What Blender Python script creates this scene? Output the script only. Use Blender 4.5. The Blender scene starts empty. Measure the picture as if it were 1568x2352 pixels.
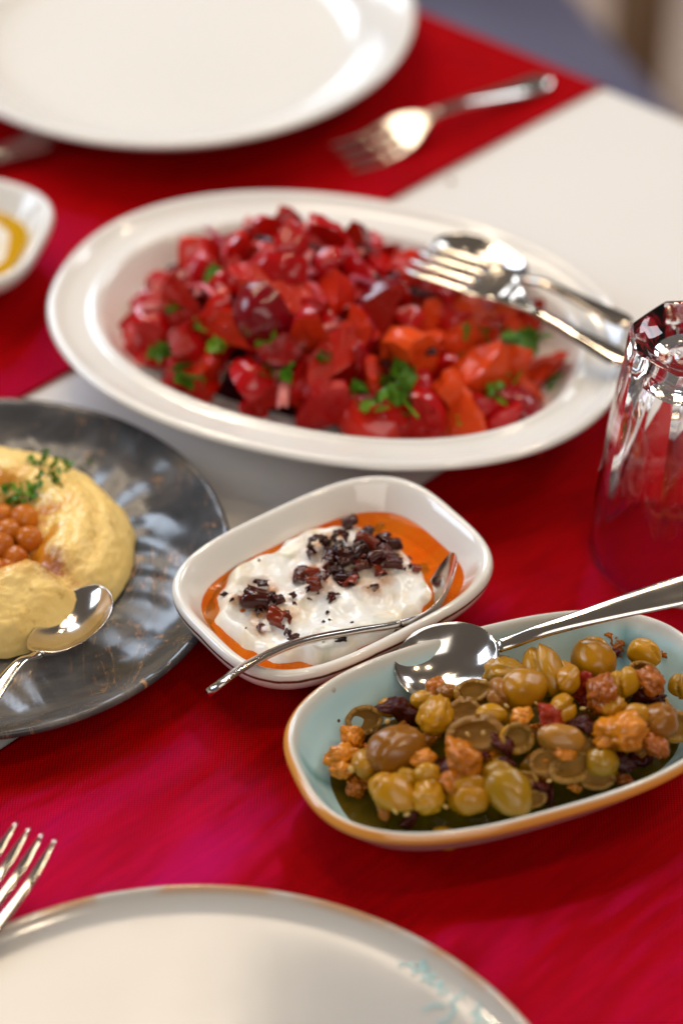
import bpy, bmesh, math, random
from mathutils import Vector, Matrix, noise, Euler
PI = math.pi
R = math.radians
sc = bpy.context.scene
col = sc.collection

# ------------------------------------------------------------------ camera
TH, LENS, CH = R(41.0), 100.0, 0.78
CY = -CH / math.tan(TH)
cam = bpy.data.cameras.new('camera')
cam.sensor_fit = 'VERTICAL'; cam.sensor_height = 36.0; cam.sensor_width = 24.0
cam.lens = LENS; cam.clip_start = 0.05; cam.clip_end = 60
co = bpy.data.objects.new('camera', cam); col.objects.link(co)
co.location = (0, CY, CH); co.rotation_euler = (PI / 2 - TH, 0, 0)
cam.dof.use_dof = True
cam.dof.focus_distance = 1.082
cam.dof.aperture_fstop = 3.6
cam.dof.aperture_blades = 0
sc.camera = co

# ------------------------------------------------------------------ light
world = bpy.data.worlds.new('World'); sc.world = world; world.use_nodes = True
bg = world.node_tree.nodes['Background']
bg.inputs[0].default_value = (0.54, 0.47, 0.41, 1); bg.inputs[1].default_value = 0.25

def area(name, loc, target, sx, sy, power, color):
    l = bpy.data.lights.new(name, 'AREA'); l.shape = 'RECTANGLE'; l.size = sx; l.size_y = sy
    l.energy = power; l.color = color
    o = bpy.data.objects.new(name, l); col.objects.link(o)
    o.location = loc
    o.rotation_euler = (Vector(target) - Vector(loc)).to_track_quat('-Z', 'Y').to_euler()
    return o
area('window_daylight', (-1.35, 2.6, 1.9), (0, 0, 0), 0.9, 1.5, 48, (0.72, 0.84, 1.0))
area('window_daylight_left', (-2.7, 0.35, 1.35), (0, 0, 0), 1.1, 1.2, 34, (0.68, 0.82, 1.0))
area('window_daylight_side', (2.1, 1.9, 2.0), (0, 0.2, 0), 0.8, 1.2, 26, (0.86, 0.93, 1.0))
area('ceiling_panel', (-0.62, 1.26, 2.2), (-0.62, 1.26, 0), 1.0, 0.84, 20, (1.0, 0.81, 0.60))
area('fill_light_behind_viewer', (0.3, -2.0, 1.6), (0, 0, 0), 1.8, 1.2, 17, (1.0, 0.96, 0.90))  # unseen fill, added to brighten dish walls that face the camera
for lx, ly, lz, p in ((0.55, 1.05, 1.95, 17), (1.0, -0.2, 1.8, 14), (-0.25, 2.2, 2.0, 17), (0.35, -0.35, 1.9, 12), (-0.55, 0.55, 1.85, 12)):
    l = bpy.data.lights.new('ceiling_lamp', 'POINT'); l.energy = p; l.color = (1.0, 0.81, 0.58); l.shadow_soft_size = 0.06
    o = bpy.data.objects.new('ceiling_lamp', l); col.objects.link(o); o.location = (lx, ly, lz)

sc.view_settings.view_transform = 'Standard'; sc.view_settings.look = 'None'
sc.view_settings.exposure = 0.0; sc.view_settings.gamma = 1.0
sc.render.engine = 'CYCLES'
sc.cycles.use_denoising = True
sc.cycles.max_bounces = 14; sc.cycles.transmission_bounces = 12; sc.cycles.glossy_bounces = 6
sc.cycles.diffuse_bounces = 4; sc.cycles.transparent_max_bounces = 12
sc.cycles.sample_clamp_indirect = 12.0

# ------------------------------------------------------------------ helpers
FPX = 2352 * LENS / 36.0
def at(px, py, z=0.0):
    """ground-plan point of a spot measured on the photograph, at height z"""
    dx, dy = (px - 784) / FPX, -(py - 1176) / FPX
    d = Vector((dx, math.cos(TH) + dy * math.sin(TH), -math.sin(TH) + dy * math.cos(TH)))
    t = (z - CH) / d.z
    return Vector((d.x * t, CY + d.y * t, z))

def tag(o, label=None, cat=None, group=None, kind=None):
    if label: o['label'] = label
    if cat: o['category'] = cat
    if group: o['group'] = group
    if kind: o['kind'] = kind
    return o

def empty(name, loc=(0, 0, 0), rz=0.0):
    o = bpy.data.objects.new(name, None); col.objects.link(o)
    o.location = loc; o.rotation_euler = (0, 0, rz); o.empty_display_size = 0.01
    return o

def link(name, me, parent=None, mat=None):
    o = bpy.data.objects.new(name, me); col.objects.link(o)
    if parent: o.parent = parent
    if mat is not None and not me.materials: me.materials.append(mat)
    return o

def mesh(name, V, F, mat=None, smooth=True, attr=None):
    me = bpy.data.meshes.new(name); me.from_pydata([tuple(v) for v in V], [], F); me.update()
    if smooth: me.polygons.foreach_set('use_smooth', [True] * len(me.polygons))
    if mat: me.materials.append(mat)
    if attr:
        for k, vals in attr.items():
            a = me.attributes.new(k, 'FLOAT', 'POINT'); a.data.foreach_set('value', vals)
    return me

def grid_faces(n, m, closed=False):
    F = []
    mm = m if closed else m - 1
    for i in range(n - 1):
        for j in range(mm):
            k = (j + 1) % m
            F.append((i * m + j, i * m + k, (i + 1) * m + k, (i + 1) * m + j))
    return F

def superell(a, b, n, t):
    c, s = math.cos(t), math.sin(t)
    return (a * math.copysign(abs(c) ** (2 / n), c), b * math.copysign(abs(s) ** (2 / n), s))

def smooth_profile(prof, sub=3):
    """Catmull-Rom through (d, z, tag) points"""
    out = []
    for i in range(len(prof) - 1):
        p0, p1, p2, p3 = prof[max(i - 1, 0)], prof[i], prof[i + 1], prof[min(i + 2, len(prof) - 1)]
        for k in range(sub):
            t = k / sub
            out.append(tuple(0.5 * ((2 * b) + (-a + c) * t + (2 * a - 5 * b + 4 * c - d) * t * t + (-a + 3 * b - 3 * c + d) * t ** 3)
                             for a, b, c, d in zip(p0, p1, p2, p3)))
    out.append(tuple(prof[-1]))
    return out

def dish_mesh(name, a, b, n, prof, mat, seg=144, warp=None):
    """prof: (inset from the rim outline, z, tag) from the foot over the rim to the floor"""
    P = smooth_profile(prof)
    V, A = [], []
    for d, z, tg in P:
        aa, bb = max(a - d, 1e-4), max(b - d, 1e-4)
        for j in range(seg):
            t = 2 * PI * j / seg
            x, y = superell(aa, bb, n, t)
            zz = z + (warp(x, y, d, tg) if warp else 0)
            V.append((x, y, zz)); A.append(tg)
    F = grid_faces(len(P), seg, True)
    i0 = len(V); V.append((0, 0, P[0][1])); A.append(P[0][2])
    i1 = len(V); V.append((0, 0, P[-1][1])); A.append(P[-1][2])
    L = (len(P) - 1) * seg
    for j in range(seg):
        k = (j + 1) % seg
        F.append((i0, k, j)); F.append((i1, L + j, L + k))
    return mesh(name, V, F, mat, attr={'prof': A})

def lerp(a, b, t): return a + (b - a) * t
def sm(t): t = max(0, min(1, t)); return t * t * (3 - 2 * t)
def interp(tab, s):
    if s <= tab[0][0]: return tab[0][1:]
    for i in range(len(tab) - 1):
        if s <= tab[i + 1][0]:
            t = sm((s - tab[i][0]) / (tab[i + 1][0] - tab[i][0]))
            return tuple(lerp(x, y, t) for x, y in zip(tab[i][1:], tab[i + 1][1:]))
    return tab[-1][1:]
def nz(x, y, z=0, s=1, o=0): return noise.noise(Vector((x * s + o, y * s - o, z * s + o * 0.5)))
def fbm(x, y, z=0, s=1, oct=3, o=0):
    v, a, f = 0, 1, s
    for _ in range(oct):
        v += a * nz(x, y, z, f, o); a *= 0.5; f *= 2.05
    return v

# ------------------------------------------------------------------ materials
class N:
    def __init__(self, name):
        self.m = bpy.data.materials.new(name); self.m.use_nodes = True
        self.nt = self.m.node_tree; self.nt.nodes.clear()
        self.out = self.nt.nodes.new('ShaderNodeOutputMaterial')
    def n(self, t, props=None, **ins):
        nd = self.nt.nodes.new('ShaderNode' + t)
        for k, v in (props or {}).items(): setattr(nd, k, v)
        for k, v in ins.items():
            key = int(k[1:]) if k[0] == 'i' and k[1:].isdigit() else k.replace('_', ' ')
            s = nd.inputs[key]
            if isinstance(v, bpy.types.NodeSocket): self.nt.links.new(v, s)
            else: s.default_value = v
        return nd
    def ramp(self, fac, stops, interp='LINEAR'):
        nd = self.n('ValToRGB', Fac=fac) if not isinstance(fac, float) else self.n('ValToRGB')
        cr = nd.color_ramp; cr.interpolation = interp
        while len(cr.elements) > 1: cr.elements.remove(cr.elements[-1])
        cr.elements[0].position = stops[0][0]; cr.elements[0].color = (*stops[0][1], 1)
        for p, c in stops[1:]:
            e = cr.elements.new(p); e.color = (*c, 1)
        return nd.outputs[0]
    def mix(self, fac, a, b, blend='MIX'):
        nd = self.n('MixRGB', {'blend_type': blend})
        for k, v in ((0, fac), (1, a), (2, b)):
            if isinstance(v, bpy.types.NodeSocket): self.nt.links.new(v, nd.inputs[k])
            else: nd.inputs[k].default_value = v if k == 0 else (*v, 1)
        return nd.outputs[0]
    def math(self, op, a, b=0.0, clamp=False):
        nd = self.n('Math', {'operation': op, 'use_clamp': clamp}, i0=a, i1=b); return nd.outputs[0]
    def noise(self, scale, detail=3.0, rough=0.55, vec=None, dist=0.0):
        nd = self.n('TexNoise', Scale=scale, Detail=detail, Roughness=rough, Distortion=dist)
        if vec: self.nt.links.new(vec, nd.inputs['Vector'])
        return nd.outputs['Fac']
    def obj(self): return self.n('TexCoord').outputs['Object']
    def attr(self, name): return self.n('Attribute', {'attribute_name': name}).outputs['Fac']
    def bump(self, h, strength=0.3, dist=0.001): return self.n('Bump', Height=h, Strength=strength, Distance=dist).outputs[0]
    def pbr(self, **kw):
        b = self.n('BsdfPrincipled')
        for k, v in kw.items():
            s = b.inputs[k.replace('_', ' ')]
            if isinstance(v, bpy.types.NodeSocket): self.nt.links.new(v, s)
            elif isinstance(v, tuple) and len(v) == 3 and s.type == 'RGBA': s.default_value = (*v, 1)
            else: s.default_value = v
        return b.outputs[0]
    def done(self, sh): self.nt.links.new(sh, self.out.inputs[0]); return self.m

def m_simple(name, c, rough=0.5, **kw):
    q = N(name); return q.done(q.pbr(Base_Color=c, Roughness=rough, **kw))

def m_glaze(name, c, wear=None):
    q = N(name); o = q.obj()
    base = q.mix(q.noise(9.0, 3, vec=o), c, tuple(x * 0.94 for x in c))
    if wear:
        t = q.attr('prof')
        w = q.math('SUBTRACT', 1.0, q.math('DIVIDE', q.math('ABSOLUTE', q.math('SUBTRACT', t, wear[0])), wear[1]), True)
        w = q.math('MULTIPLY', w, q.ramp(q.noise(wear[3], 4, vec=o), [(0.38, (0, 0, 0)), (0.55, (1, 1, 1))]))
        base = q.mix(w, base, wear[2])
    return q.done(q.pbr(Base_Color=base, Roughness=q.ramp(q.noise(30.0, 4, vec=o), [(0.3, (0.09,) * 3), (0.7, (0.16,) * 3)]), Coat_Weight=0.4, Coat_Roughness=0.05,
                        Subsurface_Weight=0.06, Subsurface_Scale=0.004, Normal=q.bump(q.noise(55.0, 2, vec=o), 0.05, 0.001)))

WHITE = (0.80, 0.775, 0.735)
M_white = m_glaze('white_porcelain', WHITE)
M_white_rim = m_glaze('white_stoneware_brown_edge', (0.47, 0.445, 0.415), (0.62, 0.14, (0.42, 0.20, 0.07), 38.0))

def m_yogbowl():
    q = N('white_bowl_brown_line'); o = q.obj(); t = q.attr('prof')
    tt = q.math('ADD', t, q.math('MULTIPLY', q.math('SUBTRACT', q.noise(70.0, 4, vec=o), 0.5), 0.06))
    w = q.ramp(tt, [(0.0, (0, 0, 0)), (0.485, (0, 0, 0)), (0.50, (1, 1, 1)), (0.53, (1, 1, 1)), (0.545, (0, 0, 0))])
    base = q.mix(w, (0.80, 0.77, 0.72), (0.13, 0.035, 0.015))
    return q.done(q.pbr(Base_Color=base, Roughness=0.1, Coat_Weight=0.4, Coat_Roughness=0.04, Subsurface_Weight=0.06, Subsurface_Scale=0.004))
M_yogbowl = m_yogbowl()

def m_oldish():
    q = N('aqua_glaze_orange_rim'); o = q.obj(); t = q.attr('prof')
    wob = q.math('MULTIPLY', q.math('SUBTRACT', q.noise(14.0, 3, vec=o), 0.5), 0.10)
    tt = q.math('ADD', t, wob)
    aqua = q.mix(q.noise(18.0, 4, vec=o), (0.46, 0.72, 0.77), (0.57, 0.79, 0.83))
    sp = q.n('TexVoronoi', {'feature': 'F1'}, Vector=o, Scale=150.0, Randomness=1.0)
    rnd = q.math('GREATER_THAN', q.n('SeparateColor', Color=sp.outputs['Color']).outputs[0], 0.86)
    spot = q.math('MULTIPLY', q.math('LESS_THAN', sp.outputs['Distance'], 0.16), rnd)
    aqua = q.mix(spot, aqua, (0.10, 0.06, 0.035))
    # brushed teal strokes in the glaze
    xyz = q.n('SeparateXYZ', Vector=o)
    def stroke(nx, ny, off, wd, lim):
        d = q.math('ADD', q.math('MULTIPLY', xyz.outputs[0], nx), q.math('MULTIPLY', xyz.outputs[1], ny))
        d = q.math('ADD', d, q.math('MULTIPLY', q.noise(25.0, 2, vec=o), 0.01))
        d = q.math('ABSOLUTE', q.math('SUBTRACT', d, off))
        return q.math('SUBTRACT', 1.0, q.math('DIVIDE', d, wd), True)
    st = q.math('MULTIPLY', stroke(0.35, 0.94, -0.010, 0.0045, 0), 0.8)
    st2 = q.math('MULTIPLY', stroke(0.94, -0.35, 0.052, 0.005, 0), 0.7)
    aqua = q.mix(q.math('MAXIMUM', st, st2), aqua, (0.13, 0.34, 0.36))
    c = q.mix(q.ramp(tt, [(0.0, (0, 0, 0)), (0.345, (0, 0, 0)), (0.375, (1, 1, 1))]), (0.66, 0.60, 0.58), (0.66, 0.27, 0.045))
    c = q.mix(q.ramp(tt, [(0.50, (0, 0, 0)), (0.55, (1, 1, 1))]), c, (0.68, 0.67, 0.62))
    c = q.mix(q.ramp(tt, [(0.66, (0, 0, 0)), (0.80, (1, 1, 1))]), c, aqua)
    return q.done(q.pbr(Base_Color=c, Roughness=0.12, Coat_Weight=0.4, Coat_Roughness=0.05))
M_oldish = m_oldish()

def m_blackplate():
    q = N('dark_marbled_glaze'); o = q.obj()
    big = q.noise(14.0, 5, 0.6, vec=o, dist=0.8)
    base = q.ramp(big, [(0.32, (0.018, 0.019, 0.023)), (0.48, (0.055, 0.055, 0.060)), (0.66, (0.160, 0.140, 0.125))])
    mp = q.n('Mapping', {}, Vector=o, Scale=(60.0, 14.0, 14.0), Rotation=(0, 0, R(52)))
    v = q.noise(1.0, 6, 0.6, vec=mp.outputs[0], dist=1.6)
    vein = q.math('SUBTRACT', 1.0, q.math('DIVIDE', q.math('ABSOLUTE', q.math('SUBTRACT', v, 0.5)), 0.010), True)
    vein = q.math('MULTIPLY', vein, q.ramp(q.noise(24.0, 3, vec=o), [(0.50, (0,) * 3), (0.62, (1,) * 3)]))
    fl = q.math('MULTIPLY', q.ramp(q.noise(120.0, 5, 0.7, vec=o), [(0.62, (0,) * 3), (0.70, (1,) * 3)]), q.ramp(q.noise(16.0, 2, vec=o), [(0.5, (0,) * 3), (0.62, (1,) * 3)]))
    base = q.mix(q.math('MAXIMUM', vein, fl), base, (0.42, 0.22, 0.10))
    return q.done(q.pbr(Base_Color=base, Roughness=q.ramp(q.noise(40.0, 4, vec=o), [(0.3, (0.17,) * 3), (0.7, (0.30,) * 3)]), Specular_IOR_Level=0.42, Normal=q.bump(q.n('TexVoronoi', {'feature': 'SMOOTH_F1'}, Vector=o, Scale=70.0, Smoothness=0.35).outputs['Distance'], 0.30, 0.004)))
M_black = m_blackplate()

def m_metal(name, c=(0.60, 0.55, 0.50), r=0.12):
    q = N(name); o = q.obj()
    return q.done(q.pbr(Base_Color=c, Metallic=1.0, Roughness=q.ramp(q.noise(80.0, 4, vec=o), [(0.3, (r * 0.8,) * 3), (0.7, (r * 1.35,) * 3)])))
M_steel = m_metal('polished_steel')

def m_runner():
    q = N('red_woven_cloth'); o = q.obj()
    rot = q.n('Mapping', {}, Vector=o, Scale=(1, 1, 1)).outputs[0]
    # plain weave: two crossed yarn sets, 0.95 mm apart
    xyz = q.n('SeparateXYZ', Vector=rot)
    k = 2 * PI / 0.0015
    wob = q.math('MULTIPLY', q.noise(180.0, 2, vec=o), 1.6)
    sx = q.math('SINE', q.math('ADD', q.math('MULTIPLY', xyz.outputs[0], k), wob))
    sy = q.math('SINE', q.math('ADD', q.math('MULTIPLY', xyz.outputs[1], k), wob))
    wv = q.math('MULTIPLY', sx, sy)
    wv01 = q.math('ADD', q.math('MULTIPLY', wv, 0.5), 0.5)
    slub = q.n('Mapping', {}, Vector=o, Scale=(40, 300, 1)).outputs[0]
    slub = q.noise(1.0, 4, 0.6, vec=slub)
    cloud = q.noise(22.0, 4, vec=o)
    c = q.mix(cloud, (0.52, 0.0004, 0.001), (0.70, 0.001, 0.001))
    c = q.mix(q.ramp(slub, [(0.35, (0, 0, 0)), (0.65, (1, 1, 1))]), q.mix(1.0, c, (0.80, 0.8, 0.8), 'MULTIPLY'), c)
    c = q.mix(q.math('MULTIPLY', wv01, 0.9), q.mix(1.0, c, (0.30, 0.2, 0.3), 'MULTIPLY'), c)
    h = q.math('ADD', wv01, q.math('MULTIPLY', slub, 0.8))
    nrm = q.bump(h, 0.55, 0.00035)
    d = q.pbr(Base_Color=c, Roughness=0.7, Specular_IOR_Level=0.03, Normal=nrm)
    g = q.n('BsdfGlossy', Color=(0.95, 0.02, 0.42, 1), Roughness=0.21, Normal=q.bump(h, 0.12, 0.00035)).outputs[0]
    f = q.math('MULTIPLY', q.ramp(wv01, [(0.45, (0.12,) * 3), (0.85, (1,) * 3)]), 0.075)
    return q.done(q.n('MixShader', i0=f, i1=d, i2=g).outputs[0])
M_runner = m_runner()

def m_cloth():
    q = N('white_cotton_cloth'); o = q.obj()
    c = q.mix(q.noise(6.0, 3, vec=o), (0.70, 0.67, 0.64), (0.76, 0.73, 0.70))
    return q.done(q.pbr(Base_Color=c, Roughness=0.42, Specular_IOR_Level=0.45, Normal=q.bump(q.noise(900.0, 2, vec=o), 0.12, 0.0003)))
M_cloth = m_cloth()

def m_oil(name, tint, body, fac, body2=None):
    q = N(name); o = q.obj()
    tr = q.n('BsdfTransparent', Color=(*tint, 1)).outputs[0]
    c = q.mix(q.ramp(q.noise(55.0, 4, 0.6, vec=o, dist=0.6), [(0.35, (0, 0, 0)), (0.65, (1, 1, 1))]), body, body2 or body)
    p = q.pbr(Base_Color=c, Roughness=0.05, Specular_IOR_Level=0.6, Normal=q.bump(q.noise(70.0, 2, vec=o), 0.08, 0.001))
    return q.done(q.n('MixShader', i0=fac, i1=tr, i2=p).outputs[0])
M_oil_red = m_oil('chili_butter_oil', (1.0, 0.38, 0.03), (0.62, 0.12, 0.004), 0.34, (0.86, 0.33, 0.02))
M_oil_green = m_oil('olive_oil', (0.75, 0.55, 0.08), (0.10, 0.06, 0.006), 0.6)
M_oil_yellow = m_oil('yellow_olive_oil', (1.0, 0.72, 0.08), (0.62, 0.36, 0.01), 0.55)

def m_yogurt():
    q = N('thick_yogurt'); o = q.obj()
    st = q.ramp(q.noise(45.0, 4, 0.6, vec=o), [(0.50, (0, 0, 0)), (0.68, (1, 1, 1))])
    c = q.mix(q.math('MULTIPLY', st, 0.55), (0.82, 0.80, 0.75), (0.78, 0.58, 0.28))
    sn = q.math('MULTIPLY', q.attr('stain'), q.ramp(q.noise(130.0, 4, 0.65, vec=o), [(0.36, (0, 0, 0)), (0.60, (1, 1, 1))]))
    c = q.mix(sn, c, (0.55, 0.22, 0.05))
    gr = q.ramp(q.noise(60.0, 3, vec=o, dist=0.5), [(0.62, (0, 0, 0)), (0.72, (1, 1, 1))])
    c = q.mix(q.math('MULTIPLY', gr, 0.55), c, (0.42, 0.44, 0.28))
    return q.done(q.pbr(Base_Color=c, Roughness=0.2, Subsurface_Weight=0.25, Subsurface_Scale=0.003, Subsurface_Radius=(1.0, 0.85, 0.6),
                        Specular_IOR_Level=0.5, Normal=q.bump(q.noise(260.0, 4, vec=o), 0.35, 0.0008)))
M_yogurt = m_yogurt()

def m_random(name, stops, rough=(0.12, 0.3), bump=(200.0, 0.2, 0.0006), mott=None, sss=0.0, coat=0.3, spec=0.3):
    q = N(name); o = q.obj()
    rnd = q.n('ObjectInfo').outputs['Random']
    c = q.ramp(rnd, stops)
    if mott:
        off = q.n('VectorMath', {'operation': 'ADD'}, i0=o).outputs[0]
        va = q.nt.nodes[-1]; sc_ = q.n('CombineXYZ', X=rnd, Y=rnd, Z=rnd).outputs[0]; q.nt.links.new(sc_, va.inputs[1])
        f = q.ramp(q.noise(mott[0], 4, 0.6, vec=off), [(mott[1], (0, 0, 0)), (mott[1] + 0.2, (1, 1, 1))])
        c = q.mix(q.math('MULTIPLY', f, mott[3]), c, mott[2])
    rg = q.ramp(q.noise(90.0, 3, vec=o), [(0.35, (rough[0],) * 3), (0.65, (rough[1],) * 3)])
    return q.done(q.pbr(Base_Color=c, Roughness=rg, Subsurface_Weight=sss, Subsurface_Scale=0.004, Subsurface_Radius=(1.0, 0.5, 0.2),
                        Coat_Weight=coat * 0.25, Coat_Roughness=0.03, Specular_IOR_Level=spec, Normal=q.bump(q.noise(bump[0], 4, vec=o), bump[1], bump[2])))
M_olive = m_random('olive_skin', [(0.0, (0.40, 0.17, 0.004)), (0.25, (0.54, 0.25, 0.004)), (0.5, (0.32, 0.17, 0.006)), (0.65, (0.42, 0.20, 0.005)), (0.82, (0.36, 0.15, 0.03)), (1.0, (0.24, 0.085, 0.004))],
                   (0.03, 0.09), (90.0, 0.10, 0.001), (75.0, 0.50, (0.20, 0.070, 0.005), 0.85), 0.0, 0.5, 0.35)
M_flesh = m_random('olive_flesh', [(0.0, (0.36, 0.19, 0.03)), (1.0, (0.30, 0.14, 0.02))], (0.2, 0.4), (260.0, 0.4, 0.001), (130.0, 0.5, (0.16, 0.05, 0.01), 0.8), 0.1)
M_walnut = m_random('glazed_walnut', [(0.0, (0.66, 0.23, 0.010)), (0.5, (0.54, 0.165, 0.007)), (1.0, (0.32, 0.08, 0.006))], (0.03, 0.10), (120.0, 0.08, 0.0008), (130.0, 0.5, (0.20, 0.042, 0.003), 0.8), 0.0, 0.2, 0.35)
M_dried = m_random('dried_tomato', [(0.0, (0.075, 0.008, 0.004)), (0.6, (0.040, 0.005, 0.003)), (0.85, (0.20, 0.012, 0.005)), (1.0, (0.30, 0.025, 0.006))], (0.08, 0.2), (200.0, 0.15, 0.0008), None, 0.0, 0.0, 0.2)
M_tomato = m_random('tomato_flesh', [(0.0, (0.52, 0.004, 0.003)), (0.4, (0.44, 0.002, 0.006)), (0.7, (0.62, 0.016, 0.003)), (0.8, (0.36, 0.001, 0.006)), (1.0, (0.09, 0.001, 0.006))], (0.03, 0.09), (90.0, 0.06, 0.001), (90.0, 0.52, (0.10, 0.001, 0.002), 0.85), 0.0, 0.4, 0.45)
M_pepper = m_random('pepper_flesh', [(0.0, (0.70, 0.07, 0.010)), (1.0, (0.55, 0.035, 0.008))], (0.06, 0.14), (90.0, 0.1, 0.001), None, 0.0, 0.2, 0.2)
M_tflesh = m_random('tomato_cut_face', [(0.0, (0.50, 0.008, 0.004)), (0.5, (0.40, 0.003, 0.005)), (0.8, (0.60, 0.030, 0.006)), (1.0, (0.22, 0.002, 0.005))], (0.04, 0.12), (170.0, 0.14, 0.0012), (170.0, 0.58, (0.62, 0.12, 0.02), 0.55), 0.0, 0.2, 0.25)
M_onion = m_random('red_onion', [(0.0, (0.58, 0.08, 0.11)), (0.5, (0.62, 0.20, 0.17)), (1.0, (0.34, 0.02, 0.07))], (0.12, 0.25), (150.0, 0.15, 0.001), None, 0.15, 0.4)
M_dark = m_random('molasses_dark', [(0.0, (0.025, 0.006, 0.006)), (1.0, (0.06, 0.008, 0.012))], (0.06, 0.2), (150.0, 0.3, 0.001))
M_parsley = m_random('parsley_green', [(0.0, (0.09, 0.26, 0.010)), (0.5, (0.05, 0.16, 0.010)), (1.0, (0.16, 0.32, 0.015))], (0.25, 0.45), (200.0, 0.4, 0.001), None, 0.05, 0.1)
M_chick = m_random('chickpea_skin', [(0.0, (0.58, 0.18, 0.010)), (1.0, (0.40, 0.10, 0.008))], (0.16, 0.3), (160.0, 0.15, 0.001), (80.0, 0.5, (0.40, 0.085, 0.01), 0.6), 0.15, 0.3)
M_chili = m_random('fried_chili_skin', [(0.0, (0.022, 0.004, 0.003)), (0.4, (0.075, 0.009, 0.003)), (0.7, (0.018, 0.004, 0.004)), (1.0, (0.22, 0.024, 0.005))], (0.08, 0.22), (200.0, 0.3, 0.0008), None, 0.0, 0.5)

def m_hummus():
    q = N('hummus_paste'); o = q.obj(); sp = q.attr('spice'); ol = q.attr('oil')
    c = q.mix(q.noise(60.0, 5, 0.65, vec=o), (0.86, 0.56, 0.13), (0.93, 0.71, 0.30))
    c = q.mix(q.ramp(q.noise(190.0, 3, vec=o), [(0.6, (0,) * 3), (0.72, (0.6,) * 3)]), c, (0.58, 0.34, 0.06))
    sn = q.math('MULTIPLY', sp, q.ramp(q.noise(120.0, 5, 0.7, vec=o), [(0.36, (0,) * 3), (0.56, (1,) * 3)]))
    c = q.mix(sn, c, (0.34, 0.10, 0.012))
    on = q.math('MULTIPLY', ol, q.ramp(q.noise(75.0, 3, vec=o), [(0.44, (0,) * 3), (0.54, (1,) * 3)]))
    c = q.mix(on, c, (0.62, 0.23, 0.012))
    rg = q.math('SUBTRACT', 0.48, q.math('MULTIPLY', ol, 0.36))
    h = q.math('ADD', q.noise(110.0, 5, 0.65, vec=o), q.math('MULTIPLY', q.noise(320.0, 3, vec=o), 0.5))
    return q.done(q.pbr(Base_Color=c, Roughness=rg, Subsurface_Weight=0.2, Subsurface_Scale=0.003, Subsurface_Radius=(1, 0.6, 0.25), Specular_IOR_Level=0.5, Normal=q.bump(h, 0.30, 0.0016)))
M_hummus = m_hummus()

def m_glass():
    q = N('clear_glass')
    return q.done(q.pbr(Base_Color=(1, 1, 1), Roughness=0.0, IOR=1.5, Transmission_Weight=1.0))
M_glass = m_glass()
M_teal = m_simple('teal_glaze_ink', (0.27, 0.46, 0.48), 0.2)

def m_wood(name, a, b):
    q = N(name); o = q.obj()
    v = q.n('Mapping', {}, Vector=o, Scale=(30, 30, 3)).outputs[0]
    return q.done(q.pbr(Base_Color=q.mix(q.noise(1.5, 5, vec=v, dist=0.6), a, b), Roughness=0.45))
M_wood = m_wood('brown_wood', (0.15, 0.085, 0.04), (0.24, 0.15, 0.08))
def m_uphol():
    q = N('blue_grey_upholstery'); o = q.obj()
    return q.done(q.pbr(Base_Color=q.mix(q.noise(12.0, 3, vec=o), (0.09, 0.09, 0.21), (0.13, 0.13, 0.27)), Roughness=0.85, Sheen_Weight=0.2, Normal=q.bump(q.noise(400.0, 2, vec=o), 0.3, 0.001)))
M_uphol = m_uphol()
def m_floor():
    q = N('beige_floor'); o = q.obj()
    return q.done(q.pbr(Base_Color=q.mix(q.noise(3.0, 4, vec=o), (0.50, 0.36, 0.29), (0.60, 0.46, 0.36)), Roughness=0.5))
M_floor = m_floor()

# ------------------------------------------------------------------ floor, table, cloth, runners
fl = link('floor', mesh('floor', [(-5, -4, -0.75), (5, -4, -0.75), (5, 7, -0.75), (-5, 7, -0.75)], [(0, 1, 2, 3)], M_floor, False)); tag(fl, 'pale beige floor beyond the table', kind='structure')

def box_mesh(name, sx, sy, sz, mat, bev=0.004):
    bm = bmesh.new(); bmesh.ops.create_cube(bm, size=1); bmesh.ops.scale(bm, vec=(sx, sy, sz), verts=bm.verts)
    bmesh.ops.bevel(bm, geom=list(bm.edges), offset=bev, segments=2, affect='EDGES')
    me = bpy.data.meshes.new(name); bm.to_mesh(me); bm.free(); me.materials.append(mat)
    me.polygons.foreach_set('use_smooth', [True] * len(me.polygons)); return me

TA = R(51.5)                                            # table axis: its far right edge is square to this direction
tu = Vector((math.cos(TA), math.sin(TA), 0)); tv = Vector((-math.sin(TA), math.cos(TA), 0))
EDGE = 0.333                                            # table edge along tu
table = empty('dining_table', tu * -0.12 + Vector((0, 0, -0.75)), TA)
tag(table, 'wooden dining table under the white cloth', 'table')
o = link('tabletop', box_mesh('tabletop', 0.89, 1.8, 0.03, M_wood), table); o.location = (0.0, 0, 0.728)
for sx in (-1, 1):
    for sy in (-1, 1):
        o = link('leg', box_mesh('leg', 0.06, 0.06, 0.712, M_wood), table); o.location = (sx * 0.36, sy * 0.8, 0.356)

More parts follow.
